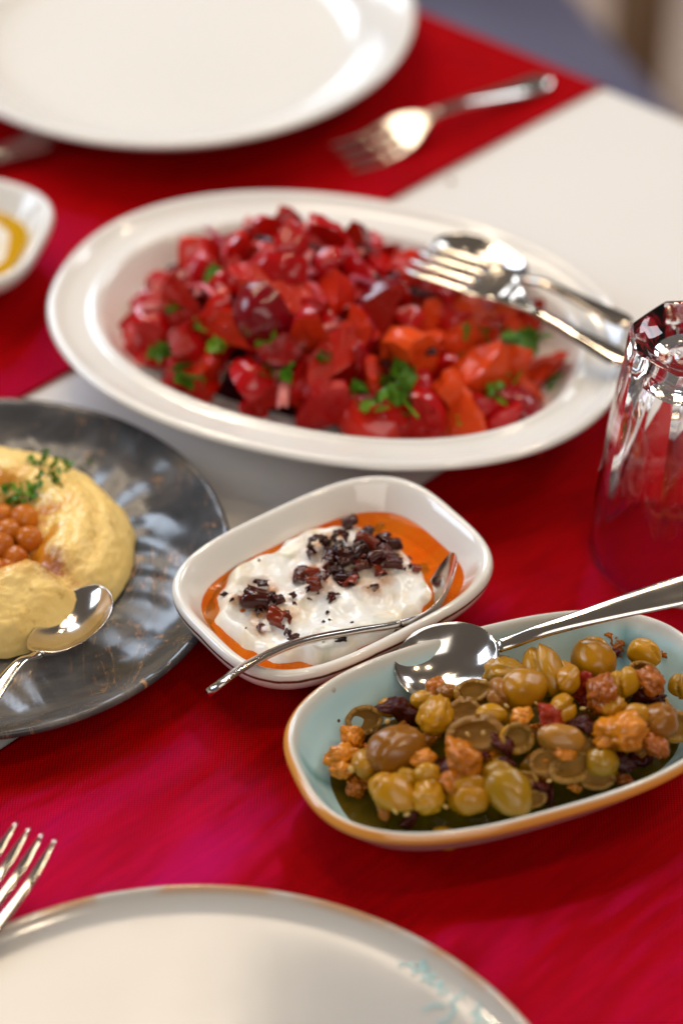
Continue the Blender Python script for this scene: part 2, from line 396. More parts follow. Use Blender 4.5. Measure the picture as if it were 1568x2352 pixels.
def drape(name, u0, u1, v0, v1, axis_u, z, mat, nu, nv, hgt=None, edge=EDGE, fall=0.17, thick=0.0011):
    """cloth lying on the table: local x along axis_u, folds over the far right table edge"""
    au = Vector((math.cos(axis_u), math.sin(axis_u), 0)); av = Vector((-math.sin(axis_u), math.cos(axis_u), 0))
    V = []
    rr = 0.007
    for i in range(nu):
        for j in range(nv):
            v = v0 + (v1 - v0) * j / (nv - 1)
            # the length at which this strip meets the table edge
            ue = (edge - (av * v).dot(tu)) / au.dot(tu)
            L = ue - u0 + fall
            s = u0 + L * (i / (nu - 1))
            if i > nu - 15:                                     # finer steps round the fold
                pass
            if s <= ue:
                x, zz = s, z
            elif s <= ue + rr * PI / 2:
                an = (s - ue) / rr; x, zz = ue + rr * math.sin(an), z - rr * (1 - math.cos(an))
            else:
                x, zz = ue + rr, z - rr - (s - ue - rr * PI / 2)
            p = au * x + av * v
            if hgt and s < ue: zz += hgt(p.x, p.y)
            V.append((x, v, zz))
    me = mesh(name, V, grid_faces(nu, nv), mat)
    o = link(name, me); o.rotation_euler = (0, 0, axis_u)
    m = o.modifiers.new('thickness', 'SOLIDIFY'); m.thickness = thick; m.offset = -1
    return o

def cloth_h(x, y):
    q = Vector((x, y, 0)); u, v = q.dot(tu), q.dot(tv)
    h = 0.0006 * fbm(x, y, 0, 9, 2)
    for off, w, a in ((-0.115, 0.004, 0.0007), (0.19, 0.004, 0.0006)):       # pressed fold lines
        h += a * math.exp(-((v - off) / w) ** 2)
    h += 0.0006 * math.exp(-((u - 0.16) / 0.004) ** 2)
    return h
def drape_uneven(*a, **k): return drape(*a, **k)
tc = drape('tablecloth', -0.62, 0, -0.85, 0.85, TA, -0.0004, M_cloth, 420, 240, cloth_h, fall=0.22)
tag(tc, 'white cotton tablecloth showing between the two red runners', 'tablecloth')

RA = R(43.6)
rn = Vector((-math.sin(RA), math.cos(RA), 0)); ra = Vector((math.cos(RA), math.sin(RA), 0))
def ridge(x, y, ax, ay, ang, ln, wd, amp):
    c, s = math.cos(ang), math.sin(ang); dx, dy = x - ax, y - ay
    l, w = dx * c + dy * s, -dx * s + dy * c
    return amp * math.exp(-(l / ln) ** 2 - (w / wd) ** 2)
def run_h(x, y):
    h = 0.0005 * fbm(x, y, 0, 14, 2, 3.0) + 0.00022 * fbm(x * 0.7 + y * 0.7, (y - x) * 2.4, 0, 40, 2, 9.0)
    h += ridge(x, y, -0.016, -0.186, R(50), 0.115, 0.021, 0.0072)
    h += ridge(x, y, 0.032, -0.237, R(46), 0.030, 0.016, 0.0048)
    h += ridge(x, y, -0.075, -0.165, R(47), 0.06, 0.012, 0.0012)
    return h
def run_hf(x, y):
    h = 0.0007 * fbm(x, y, 0, 12, 2, 7.0)
    h += ridge(x, y, -0.15, 0.235, R(40), 0.06, 0.02, 0.0035)
    return h
r1 = drape('table_runner', -0.50, 0, -0.46, -0.0125, RA, 0.0014, M_runner, 520, 300, run_h)
tag(r1, 'red woven runner under the yogurt bowl and the olive dish', 'table runner', 'red table runners')
r2 = drape('table_runner', -0.42, 0, 0.1495, 0.60, RA - R(0.9), 0.0014, M_runner, 380, 220, run_hf)
tag(r2, 'red woven runner under the big empty plate at the far side', 'table runner', 'red table runners')

# ------------------------------------------------------------------ chairs behind the table
def chair(loc, rz, label):
    t = empty('chair', loc, rz)
    tag(t, label, 'chair', 'chairs behind the table')
    c = link('seat', box_mesh('seat', 0.42, 0.42, 0.07, M_uphol, 0.03), t); c.location = (0, 0, 0.455)
    f = link('seat_frame', box_mesh('seat_frame', 0.40, 0.40, 0.05, M_wood), t); f.location = (0, 0, 0.393)
    for sx in (-1, 1):
        o = link('leg', box_mesh('leg', 0.052, 0.05, 0.366, M_wood), t); o.location = (sx * 0.175, -0.175, 0.184)
        o = link('back_post', box_mesh('back_post', 0.045, 0.04, 0.92, M_wood), t); o.location = (sx * 0.20, 0.232, 0.46)
    b = link('backrest', box_mesh('backrest', 0.352, 0.05, 0.34, M_uphol, 0.02), t); b.location = (0, 0.235, 0.72)
    return t
chair((0.02, 0.70, -0.75), R(20.5), 'chair with a blue-grey upholstered seat just beyond the table edge')
chair((0.455, 1.605, -0.75), R(0), 'farther chair of which one brown wooden leg shows beyond the table corner')

# ------------------------------------------------------------------ crockery
ZR = 0.0028     # lying on a runner
ZC = 0.0010     # lying on the white cloth
def crock(name, loc, rz, me, label, cat, group=None):
    o = link(name, me); o.location = loc; o.rotation_euler = (0, 0, rz); tag(o, label, cat, group); return o

FAR_C = Vector((-0.0861, 0.3523, ZR))
crock('dinner_plate', FAR_C, 0, dish_mesh('far_dinner_plate', 0.1233, 0.1233, 2.0,
      [(0.055, 0.0005, 0), (0.050, 0.000, 0), (0.047, 0.002, 0), (0.022, 0.0095, 0.1), (0.004, 0.0225, 0.3), (0.0, 0.0258, 0.45), (0.0010, 0.0274, 0.5), (0.0028, 0.0274, 0.55),
       (0.010, 0.0245, 0.6), (0.020, 0.0180, 0.7), (0.028, 0.0115, 0.8), (0.036, 0.0082, 0.9), (0.05, 0.0072, 1), (0.09, 0.0070, 1)], M_white),
      'large empty white dinner plate on the far red runner', 'plate')

NEAR_C = Vector((-0.0504, -0.3537, ZR))
def near_prof():
    return [(0.055, 0.0005, 0), (0.050, 0.000, 0), (0.047, 0.002, 0.05), (0.02, 0.0042, 0.1), (0.003, 0.0092, 0.3), (0.0, 0.0108, 0.5), (0.0009, 0.0121, 0.58), (0.0024, 0.0120, 0.66),
            (0.0050, 0.0105, 0.76), (0.0090, 0.0091, 0.88), (0.0160, 0.0083, 1), (0.030, 0.0078, 1), (0.06, 0.0075, 1), (0.11, 0.0074, 1)]
near = crock('dinner_plate', NEAR_C, 0, dish_mesh('near_dinner_plate', 0.135, 0.135, 2.0, near_prof(), M_white_rim, 200),
      'empty cream plate with a worn brown edge and teal script at the near end', 'plate')
NP = smooth_profile(near_prof(), 8)
def near_z(x, y):
    d = 0.135 - math.hypot(x, y)
    best = min((p for p in NP if p[2] > 0.58), key=lambda p: abs(p[0] - d)); return best[1]
def ribbon(name, pts, w, mat, parent, zf, lift=0.0004):
    V, F = [], []
    n = len(pts)
    for i, (x, y) in enumerate(pts):
        x0, y0 = pts[max(i - 1, 0)]; x1, y1 = pts[min(i + 1, n - 1)]
        dx, dy = x1 - x0, y1 - y0; l = math.hypot(dx, dy) or 1
        ww = w * (0.6 + 0.5 * math.sin(i * 1.3))
        for s in (-1, 1):
            px, py = x - s * dy / l * ww, y + s * dx / l * ww
            V.append((px, py, zf(px, py) + lift))
        if i: F.append((2 * i - 2, 2 * i - 1, 2 * i + 1, 2 * i))
    return link(name, mesh(name, V, F, mat), parent)
def zoom_pt(px, py):
    p = at(857.5 + px * 0.2578, 2143.75 + py * 0.2578, 0.0108)
    return (p.x - NEAR_C.x, p.y - NEAR_C.y)
def curve_pts(ctrl, sub=6):
    P = smooth_profile([(a, b, 0) for a, b in ctrl], sub); return [zoom_pt(p[0], p[1]) for p in P]
for ctrl in ([(225, 290), (330, 300), (460, 290), (400, 330), (350, 365), (430, 350), (500, 330)],
             [(430, 330), (470, 380), (440, 430), (500, 410), (540, 380), (510, 460), (560, 470), (610, 450), (580, 530), (640, 545), (670, 510)],
             [(800, 550), (760, 590), (715, 590), (700, 650), (730, 690), (690, 740), (640, 790), (560, 800)],
             [(440, 690), (500, 660), (570, 650), (640, 660)],
             [(940, 650), (930, 700), (880, 740), (960, 760), (900, 800), (1000, 810), (1040, 860)]):
    ribbon('lettering', curve_pts(ctrl), 0.0010, M_teal, near, near_z)

SAL_C, SAL_R = Vector((-0.002, 0.0857, ZC)), R(-18.7)
SA, SB = 0.128, 0.0927
crock('serving_platter', SAL_C, SAL_R, dish_mesh('oval_platter', SA, SB, 2.18,
      [(0.062, 0.0006, 0), (0.058, 0.0, 0), (0.055, 0.002, 0), (0.045, 0.009, 0.1), (0.024, 0.0245, 0.3), (0.004, 0.0303, 0.36), (0.0, 0.0326, 0.4), (0.0008, 0.0345, 0.5), (0.0030, 0.0350, 0.52), (0.0055, 0.0338, 0.55),
       (0.0090, 0.0322, 0.6), (0.0165, 0.0312, 0.65), (0.0195, 0.0322, 0.7), (0.0220, 0.0312, 0.72), (0.0250, 0.0275, 0.8), (0.0300, 0.0210, 0.9), (0.038, 0.0168, 1), (0.055, 0.0154, 1), (0.085, 0.0150, 1)], M_white, 200),
      'white oval platter with a stepped rim holding tomato salad', 'platter')

def bl_warp(x, y, d, tg):
    if tg < 0.55: return 0.0
    w = sm((tg - 0.55) / 0.25)
    return w * (0.0004 * math.sin(math.atan2(y, x) * 26 + 9 * nz(x, y, 0, 24)) * sm((math.hypot(x, y) - 0.045) / 0.03) + 0.0005 * fbm(x, y, 0, 32, 2, 5))
BLK_C = Vector((-0.1441, -0.052, ZC + 0.0006))
crock('dinner_plate', BLK_C, 0, dish_mesh('dark_plate', 0.1005, 0.1015, 2.0,
      [(0.045, 0.0006, 0), (0.040, 0.000, 0), (0.036, 0.002, 0.1), (0.012, 0.0085, 0.2), (0.002, 0.0160, 0.4), (0.0, 0.0185, 0.48), (0.0009, 0.0203, 0.5), (0.0030, 0.0200, 0.56),
       (0.008, 0.0170, 0.62), (0.016, 0.0122, 0.7), (0.026, 0.0092, 0.8), (0.036, 0.0080, 0.9), (0.05, 0.0076, 1), (0.07, 0.0075, 1)], M_black, 220, bl_warp),
      'dark marbled plate with gold veins under the hummus', 'plate')

YOG_C, YOG_R = Vector((-0.0032, -0.0740, ZR)), R(36.1)
YA, YB, YN = 0.0611, 0.0451, 3.3
YPROF = [(0.027, 0.0006, 0), (0.0245, 0.0, 0), (0.0225, 0.0012, 0.1), (0.0180, 0.0050, 0.2), (0.0100, 0.0130, 0.3), (0.0030, 0.0205, 0.38), (0.0006, 0.0248, 0.44), (0.0, 0.0284, 0.54), (0.0008, 0.0306, 0.62), (0.0024, 0.0312, 0.70),
         (0.0044, 0.0296, 0.75), (0.0080, 0.0240, 0.8), (0.0120, 0.0170, 0.85), (0.0165, 0.0110, 0.9), (0.022, 0.0080, 1), (0.030, 0.0072, 1)]
ybowl = dish_mesh('square_bowl', YA, YB, YN, YPROF, M_yogbowl, 200)
crock('serving_bowl', YOG_C, YOG_R, ybowl, 'white rounded-rectangle bowl with a brown rim line holding yogurt dip', 'bowl')

OLI_C, OLI_R = Vector((0.0615, -0.1553, ZR)), R(20.8)
OA, OB, ON = 0.0836, 0.0505, 2.67
crock('serving_dish', OLI_C, OLI_R, dish_mesh('oval_dish', OA, OB, ON,
      [(0.030, 0.0006, 0), (0.027, 0.0, 0), (0.024, 0.0014, 0.1), (0.0150, 0.0080, 0.16), (0.0070, 0.0200, 0.22), (0.0022, 0.0256, 0.28), (0.0, 0.0286, 0.38), (0.0005, 0.0304, 0.46), (0.0020, 0.0318, 0.54), (0.0032, 0.0314, 0.60),
       (0.0042, 0.0300, 0.68), (0.0065, 0.0255, 0.82), (0.0105, 0.0180, 1), (0.017, 0.0115, 1), (0.026, 0.0085, 1), (0.036, 0.0078, 1)], M_oldish, 200),
      'pale aqua oval dish with an orange rim holding cracked olives', 'dish')

# bowl at the far left, and a saucer whose rim just shows at the right edge
LB_C = Vector((-0.1925, 0.1660, ZR))
crock('serving_bowl', LB_C, R(-14), dish_mesh('left_bowl', YA * 0.97, YB * 0.97, YN, [(d, z * 0.88, t) for d, z, t in YPROF], M_white, 160),
      'white bowl of pale dip and yellow oil, cut off by the left edge', 'bowl')
def napkin():
    c = [at(1534, 1403, 0), at(1572, 1411, 0), at(1760, 1395, 0), at(1720, 1366, 0)]
    t = empty('paper_napkin', c[0] + Vector((0, 0, ZR))); tag(t, 'white folded paper napkin whose corner shows below the olive spoon handle', 'napkin')
    for k in range(3):
        V = []
        for z in (k * 0.0011, k * 0.0011 + 0.0009):
            for n_, p in enumerate(c): V.append(((p.x - c[0].x) * (1 - 0.01 * k), (p.y - c[0].y) * (1 - 0.01 * k), z + 0.0002 * nz(n_, k, 3, 1.7)))
        link('fold', mesh('fold', V, [(3, 2, 1, 0), (4, 5, 6, 7), (0, 1, 5, 4), (1, 2, 6, 5), (2, 3, 7, 6), (3, 0, 4, 7)], M_cloth, False), t)
napkin()

# ------------------------------------------------------------------ glass
def tumbler():
    seg = 160; V = []
    H, RT, RB = 0.109, 0.0268, 0.0365
    PH = R(158)
    def oct_r(R_, t):
        a = ((t - PH) % (PI / 4)) - PI / 8
        return R_ * math.cos(PI / 8) / math.cos(a)
    def lobed(R_, t, k):                      # k 0 round .. 1 octagon
        c = R_ * 0.972
        return lerp(c, oct_r(R_, t), k * 0.85)
    rings = []
    # outer wall, from the rim on the table up to the heavy base, then over the base
    outer = [(0.0002, RB - 0.0011, 0), (0.0000, RB - 0.0004, 0), (0.0005, RB + 0.0004, 0), (0.0014, RB + 0.0005, 0), (0.0026, RB + 0.0001, 0), (0.010, RB * 0.997, 0), (0.022, RB * 0.985, 0), (0.028, RB * 0.975, 0.05), (0.034, RB * 0.965, 0.45), (0.040, RB * 0.955, 0.85),
             (0.050, RB * 0.925, 1), (0.065, RB * 0.880, 1), (0.080, RB * 0.830, 1), (0.092, RB * 0.785, 1), (0.1040, RT * 1.035, 1), (0.1075, RT * 1.005, 1), (H, RT * 0.965, 1)]
    for z, r, k in outer:
        rings.append([(lobed(r, 2 * PI * j / seg, k) * math.cos(2 * PI * j / seg), lobed(r, 2 * PI * j / seg, k) * math.sin(2 * PI * j / seg), z) for j in range(seg)])
    top = [(H + 0.0001, 0.0238), (H - 0.0004, 0.0222), (H - 0.0014, 0.0205), (H - 0.0028, 0.0180), (H - 0.0040, 0.0145), (H - 0.0049, 0.0100), (H - 0.0054, 0.0050), (H - 0.0055, 0.0004)]
    for z, r in top:
        rings.append([(r * math.cos(2 * PI * j / seg), r * math.sin(2 * PI * j / seg), z) for j in range(seg)])
    no = len(rings)
    inner = [(0.0955, 0.0004), (0.0952, 0.008), (0.0942, 0.0140), (0.0918, 0.0185), (0.086, 0.0213), (0.075, 0.0245), (0.060, 0.0278), (0.048, 0.0302), (0.037, 0.0322), (0.027, 0.0334), (0.010, 0.0345), (0.0028, RB - 0.0022), (0.0012, RB - 0.0022), (0.0004, RB - 0.0017), (0.0002, RB - 0.0011)]
    for z, r in inner[:-1]:
        rings.append([(r * math.cos(2 * PI * j / seg), r * math.sin(2 * PI * j / seg), z) for j in range(seg)])
    V = [p for r in rings for p in r]
    F = []
    def band(i, k):
        for j in range(seg):
            jj = (j + 1) % seg
            F.append((i * seg + j, i * seg + jj, k * seg + jj, k * seg + j))
    for i in range(no - 1): band(i, i + 1)
    for i in range(no, len(rings) - 1): band(i, i + 1)
    band(len(rings) - 1, 0)
    F.append(tuple((no - 1) * seg + j for j in range(seg)))
    F.append(tuple(no * seg + j for j in reversed(range(seg))))
    me = mesh('tumbler', V, F, M_glass)
    bm = bmesh.new(); bm.from_mesh(me); bmesh.ops.recalc_face_normals(bm, faces=bm.faces)
    for e in bm.edges:                         # keep the facet arrises crisp
        if len(e.link_faces) == 2 and e.link_faces[0].normal.angle(e.link_faces[1].normal, 0) > R(28): e.smooth = False
    bm.to_mesh(me); bm.free()
    return me
g = crock('drinking_glass', (0.137, -0.0255, ZR - 0.0008), 0, tumbler(), 'clear faceted tumbler standing upside down beside the olive dish', 'glass')

# ------------------------------------------------------------------ cutlery
def loft(name, rings, mat, cap=True):
    m = len(rings[0]); V = [p for r in rings for p in r]; F = grid_faces(len(rings), m, True)
    if cap:
        F.append(tuple(reversed(range(m)))); F.append(tuple((len(rings) - 1) * m + j for j in range(m)))
    me = mesh(name, V, F, mat)
    bm = bmesh.new(); bm.from_mesh(me); bmesh.ops.recalc_face_normals(bm, faces=bm.faces); bm.to_mesh(me); bm.free()
    return me
def section(s, w, th, zc, depth=0.0, yc=0.0, m=28, crown=0.0, wb=None):
    out = []
    for k in range(m):
        f = 2 * PI * k / m
        cy, sy = superell(1, 1, 2.6, f)
        y = w * cy
        z = zc - depth * (1 - (cy) ** 2) + th * 0.5 * sy + crown * (1 - cy * cy) * (1 if sy > 0 else 0.4)
        out.append((s, yc + y, z))
    return out
def frame(tip, end, up, roll=0.0):
    X = (Vector(end) - Vector(tip)).normalized(); Z = Vector(up); Z = (Z - X * Z.dot(X)).normalized(); Y = Z.cross(X)
    M = Matrix((X, Y, Z)).transposed().to_4x4()
    return Matrix.Translation(Vector(tip)) @ M @ Matrix.Rotation(roll, 4, 'X')

def handle_rings(s0, L, w0, w1, zf, n=44, th0=0.0030, th1=0.0017, crown=0.0006):
    out = []
    for i in range(n):
        t = i / (n - 1); s = s0 + (L - s0) * t
        w = lerp(w0, w1, sm(t) ** 1.2)
        if t < 0.16: w = lerp(w0 * 1.0, w, sm(t / 0.16))
        e = (L - s) / 0.008
        if e < 1: w *= math.sqrt(max(0.02, 1 - (1 - e) ** 2))
        out.append(section(s, w, lerp(th0, th1, sm(min(1, t * 2))), zf(s), crown=crown * sm(t * 3)))
    return out

def spoon(label, tip, end, up, L, bl, bw, depth, zf, roll=0.0, w0=0.0024, w1=0.0058, cat='spoon', group=None, th1=0.0017):
    t = empty('spoon'); t.matrix_world = frame(tip, end, up, roll); tag(t, label, cat, group)
    rings = []
    n = 40
    for i in range(n):
        u = i / (n - 1); s = bl * (1 - math.cos(u * PI)) / 2
        f = s / bl
        w = bw * 0.5 * max(0.0, (1 - abs(2 * f - 0.90) ** 2.25 / (0.90 ** 2.25 if f < .45 else 1.10 ** 2.25))) ** 0.52
        if f > 0.72: w = max(w, lerp(w, w0, sm((f - 0.72) / 0.28)))
        w = max(w, 0.0008) if f < 0.5 else max(w, w0)
        dp = depth * (math.sin(PI * min(1, f * 1.02) ** 0.85) ** 0.8 if f < 0.98 else 0)
        th = lerp(0.0012, 0.0030, sm((f - 0.8) / 0.2))
        rings.append(section(s, w, th, zf(s), max(0, dp)))
    b = link('bowl', loft('bowl', rings, M_steel), t)
    h = link('handle', loft('handle', handle_rings(bl, L, w0, w1, zf, th1=th1), M_steel), t)
    return t

def fork(label, tip, end, up, L, tl, hw, zf, roll=0.0, group=None, ntine=4, tw=0.0013, mat=None, spread=1.0):
    mat = mat or M_steel
    t = empty('fork'); t.matrix_world = frame(tip, end, up, roll); tag(t, label, 'fork', group)
    rt = tl
    rings = []
    hl = hw * 2.0
    for i in range(22):
        u = i / 21; s = rt - 0.0002 + hl * u
        w = lerp(hw, 0.0026, sm(u ** 1.25)) if u > 0.02 else hw
        rings.append(section(s, w, lerp(0.0018, 0.0030, u), zf(s), depth=0.0012 * (1 - u)))
    head = link('head', loft('head', rings, mat), t)
    for k in range(ntine):
        yk = (k - (ntine - 1) / 2) * (2 * hw - 2 * tw) / (ntine - 1)
        rings = []
        for i in range(22):
            u = i / 21; s = rt * u
            w = tw * (0.45 + 0.55 * sm(u * 3)); w *= min(1.0, 0.35 + u * 12)
            rings.append(section(s, w, 0.0016 * min(1.0, 0.5 + u * 3), zf(s), yc=yk * lerp(0.94 * spread, 1, u), m=14))
        link('tine', loft('tine', rings, mat), head)
    link('handle', loft('handle', handle_rings(rt - 0.0002 + hl, L, 0.0026, 0.0062, zf), mat), t)
    return t

def zcurve(*pts):
    P = smooth_profile([(a, b, 0.0) for a, b in pts], 10)
    def f(s):
        if s <= P[0][0]: return P[0][1]
        for i in range(len(P) - 1):
            if s <= P[i + 1][0]:
                t = (s - P[i][0]) / max(1e-9, P[i + 1][0] - P[i][0]); return lerp(P[i][1], P[i + 1][1], t)
        return P[-1][1]
    return f

# fork on the far runner
ff_t, ff_e = at(785, 366, 0.006), at(1262, 182, 0.006)
fork('fork lying on the far red runner beside the big empty plate', ff_t, ff_e, (0.1, -0.14, 1), (ff_e - ff_t).length, 0.031, 0.0118,
     zcurve((0, 0.0005), (0.02, -0.001), (0.045, 0.006), (0.07, 0.0065), (0.11, 0.001), (0.14, 0.0)))
# cutlery handle at the left, half under the plate
k0, k1 = at(-260, 450, 0.0085), at(122, 318, 0.0085)
kn = empty('table_knife'); kn.matrix_world = frame(k0, k1, (0.05, -0.32, 1)); tag(kn, 'steel knife whose rounded handle end points under the big empty plate', 'knife')
KL = (k1 - k0).length
bl_r = []
for i in range(20):
    u = i / 19; s = KL * 0.5 * u
    bl_r.append(section(s, lerp(0.003, 0.0075, sm(u * 4)) if u < 0.9 else lerp(0.0075, 0.005, (u - 0.9) * 10), 0.0012, 0.0, m=16))
link('blade', loft('blade', bl_r, M_steel), kn)
link('handle', loft('handle', handle_rings(KL * 0.5, KL, 0.005, 0.0076, lambda s: 0.001, th0=0.004, th1=0.0055, crown=0.0012), M_steel), kn)
# fork at the near left
nf_mid = (at(54, 1894, 0.022) + at(118, 1955, 0.022)) / 2
nf_dir = (at(-10, 1968, 0.022) - at(54, 1894, 0.022)).normalized()
fork('fork with pale shining tines beside the near plate', nf_mid, nf_mid + nf_dir * 0.14, (0.15, 0.25, 1), 0.16, 0.042, 0.0108,
     zcurve((0, 0.004), (0.02, -0.002), (0.05, -0.005), (0.08, -0.008), (0.15, -0.019)), tw=0.00195)

# serving spoon and serving fork on the tomato salad
sf_t, sf_n, sf_e = at(952, 585, 0.056), at(1180, 697, 0.050), at(1440, 838, 0.0405)
ss_t, ss_e = at(1002, 548, 0.047), at(1452, 752, 0.0415)
spoon('serving spoon lying under the fork on the tomato salad platter', ss_t, ss_e, (0.25, -0.1, 1), (ss_e - ss_t).length, 0.046, 0.031, 0.006,
      zcurve((0, 0.0), (0.045, 0.0), (0.06, 0.002), (0.12, 0)), roll=PI * 0.0, group=None)
fork('serving fork resting on the spoon at the tomato salad', sf_t, sf_e, (0.0, -0.04, 1), (sf_e - sf_t).length, 0.033, 0.0130,
     zcurve((0, -0.001), (0.02, 0.0035), (0.042, 0.0075), (0.052, 0.0045), (0.07, 0.0020), (0.12, 0.001)), tw=0.0024)

# spoon in the hummus
hs_t, hs_e = at(226, 1352, 0.0240), at(-62, 1668, 0.0255)
spoon('spoon digging into the hummus on the dark plate', hs_t, hs_e, (-0.30, 0.10, 1), (hs_e - hs_t).length, 0.043, 0.030, 0.0065,
      zcurve((0, 0.0015), (0.02, -0.0015), (0.043, 0.0), (0.056, 0.004), (0.09, 0.002)))
# tea spoon across the yogurt bowl
ts_t, ts_e = at(1046, 1292, 0.0320), at(474, 1586, 0.0380)
spoon('thin tea spoon lying across the yogurt bowl on its edge', ts_t, ts_e, (-0.50, 0.54, 0.62), (ts_e - ts_t).length, 0.036, 0.025, 0.0050,
      zcurve((0, 0.004), (0.010, -0.003), (0.024, -0.0105), (0.036, -0.0110), (0.055, -0.006), (0.080, 0.0), (0.105, 0.001), (0.125, -0.002)), w0=0.0026, w1=0.0064, th1=0.0030)
# spoon in the olives
os_t, os_e = at(908, 1548, 0.0300), at(1640, 1338, 0.060)
spoon('spoon with its bowl in the olives and its handle over the dish rim', os_t, os_e, (-0.05, -0.40, 1), (os_e - os_t).length, 0.040, 0.0310, 0.0080,
      zcurve((0, 0.0), (0.02, -0.0005), (0.043, -0.0015), (0.058, 0.001), (0.09, 0.002), (0.13, 0.0)), w0=0.0026, w1=0.0062)

# ------------------------------------------------------------------ food
def to_world(c, rz, x, y, z): 
    return Vector((c.x + x * math.cos(rz) - y * math.sin(rz), c.y + x * math.sin(rz) + y * math.cos(rz), c.z + z))
def to_local(c, rz, p):
    dx, dy = p.x - c.x, p.y - c.y
    return dx * math.cos(rz) + dy * math.sin(rz), -dx * math.sin(rz) + dy * math.cos(rz)
def on_surface(px, py, c, rz, hf, dz=0.0):
    """where the sight line to a spot meets a heap of height hf(local x, local y)"""
    z = c.z + 0.03
    for _ in range(12):
        p = at(px, py, z); x, y = to_local(c, rz, p); z = 0.5 * z + 0.5 * (c.z + hf(x, y) + dz)
    return at(px, py, z)
def ico(sub):
    bm = bmesh.new(); bmesh.ops.create_icosphere(bm, subdivisions=sub, radius=1.0); return bm
def finish(bm, name, mats):
    bmesh.ops.recalc_face_normals(bm, faces=bm.faces)
    me = bpy.data.meshes.new(name); bm.to_mesh(me); bm.free()
    for m in mats: me.materials.append(m)
    me.polygons.foreach_set('use_smooth', [True] * len(me.polygons)); return me
def place(name, me, loc, rot, scale, label, cat, group):
    o = link(name, me); o.location = loc
    o.rotation_euler = rot if isinstance(rot, Euler) else Euler(rot)
    o.scale = scale if hasattr(scale, '__len__') else (scale,) * 3
    return tag(o, label, cat, group)
rnd = random.Random(7)

def se_disc(a, b, n, zf, mat, name, seg=120, rings=40, attrs=None):
    V = [(0, 0, zf(0, 0))]; F = []
    for i in range(1, rings + 1):
        f = i / rings
        for j in range(seg):
            x, y = superell(a * f, b * f, n, 2 * PI * j / seg); V.append((x, y, zf(x, y)))
    for j in range(seg): F.append((0, 1 + j, 1 + (j + 1) % seg))
    for i in range(rings - 1):
        for j in range(seg):
            k = (j + 1) % seg; a0 = 1 + i * seg; a1 = a0 + seg
            F.append((a0 + j, a1 + j, a1 + k, a0 + k))
    at_ = {k: [f(v[0], v[1]) for v in V] for k, f in (attrs or {}).items()}
    return mesh(name, V, F, mat, attr=at_)

# ---- yogurt bowl -------------------------------------------------------
def rnorm(x, y, a, b, n): return (abs(x / a) ** n + abs(y / b) ** n) ** (1 / n)
YOIL = 0.0205
def yog_h(x, y):
    r = rnorm(x, y, YA - 0.0108, YB - 0.0108, 2.9)
    ang = math.atan2(y, x)
    edge = 1.06 + 0.10 * nz(math.cos(ang) * 2, math.sin(ang) * 2, 0, 1, 3.3) + 0.07 * nz(math.cos(ang) * 6, math.sin(ang) * 6, 0, 1, 8.3)
    # oil stands free at the right end and along the far right corner
    edge -= 0.26 * sm((x - 0.014) / 0.03) * sm((y + 0.020) / 0.02) + 0.18 * sm((x - 0.018) / 0.02) * sm((-y - 0.004) / 0.012)
    m = sm((edge - r) / 0.20)
    lump = 0.5 + 0.6 * fbm(x, y, 0, 50, 2, 1.7)
    rid = 1 - abs(fbm(x, y, 0, 48, 2, 4.1)) * 1.7
    h = YOIL - 0.006 + m * (0.0034 + 0.0086 * lump + 0.0032 * rid) + 0.0006 * fbm(x, y, 0, 200, 2, 2.0)
    h += 0.0030 * math.exp(-(((x - 0.012) / 0.018) ** 2 + ((y - 0.004) / 0.015) ** 2)) * m
    return h
CHILI = [(935, 130, 3, 20, 0.80), (875, 215, 5, 80, 0.95), (740, 255, 5, 95, 1.15), (1045, 262, 0, -35, 1.15), (1035, 195, 1, 70, 0.8), (1120, 190, 4, 60, 0.9), (1185, 262, 2, 15, 1.0),
      (1095, 340, 0, 25, 0.9), (1195, 368, 2, 0, 1.0), (810, 350, 3, 80, 0.85), (930, 322, 2, -10, 1.0), (985, 300, 3, 40, 0.9), (640, 462, 3, 80, 0.9), (695, 442, 2, 5, 0.95), (770, 490, 4, 60, 1.0),
      (850, 415, 3, 10, 0.7), (915, 470, 2, -30, 1.1), (960, 500, 4, 60, 0.8), (375, 598, 0, -18, 1.35), (495, 600, 1, 30, 0.65), (500, 710, 1, -35, 1.2), (268, 605, 5, 20, 0.5), (395, 525, 4, 10, 0.8),
      (870, 300, 4, -60, 0.8), (1010, 385, 2, 0, 0.8), (720, 500, 4, 10, 0.9), (1150, 320, 3, -70, 0.8), (1150, 235, 4, 30, 0.8), (900, 380, 3, 15, 0.9)]
rc = random.Random(5)
CHILI += [(rc.gauss(960, 150), rc.gauss(340, 75), rc.choice((3, 4, 4, 2)), rc.uniform(0, 180), rc.uniform(0.35, 0.6)) for _ in range(26)] + [(rc.gauss(420, 90), rc.gauss(620, 55), 4, rc.uniform(0, 180), rc.uniform(0.3, 0.5)) for _ in range(7)]
CSPOT = [to_local(YOG_C, YOG_R, on_surface(453 + c[0] * 0.375, 1151.5 + c[1] * 0.375, YOG_C, YOG_R, yog_h, 0)) for c in CHILI]
def stain(x, y): return min(1.0, 1.1 * max(math.exp(-((x - a) ** 2 + (y - b - 0.0005) ** 2) / 0.0046 ** 2) for a, b in CSPOT))
yo = link('yogurt_dip', se_disc(YA - 0.0112, YB - 0.0112, 3.0, yog_h, M_yogurt, 'yogurt_dip', 200, 90, {'stain': stain})); yo.location = YOG_C; yo.rotation_euler = (0, 0, YOG_R)
tag(yo, 'lumpy white yogurt with cucumber in the rounded-rectangle bowl', 'yogurt dip')
def oil_surface(x, y): return YOIL + 0.00015 * nz(x, y, 0, 90)
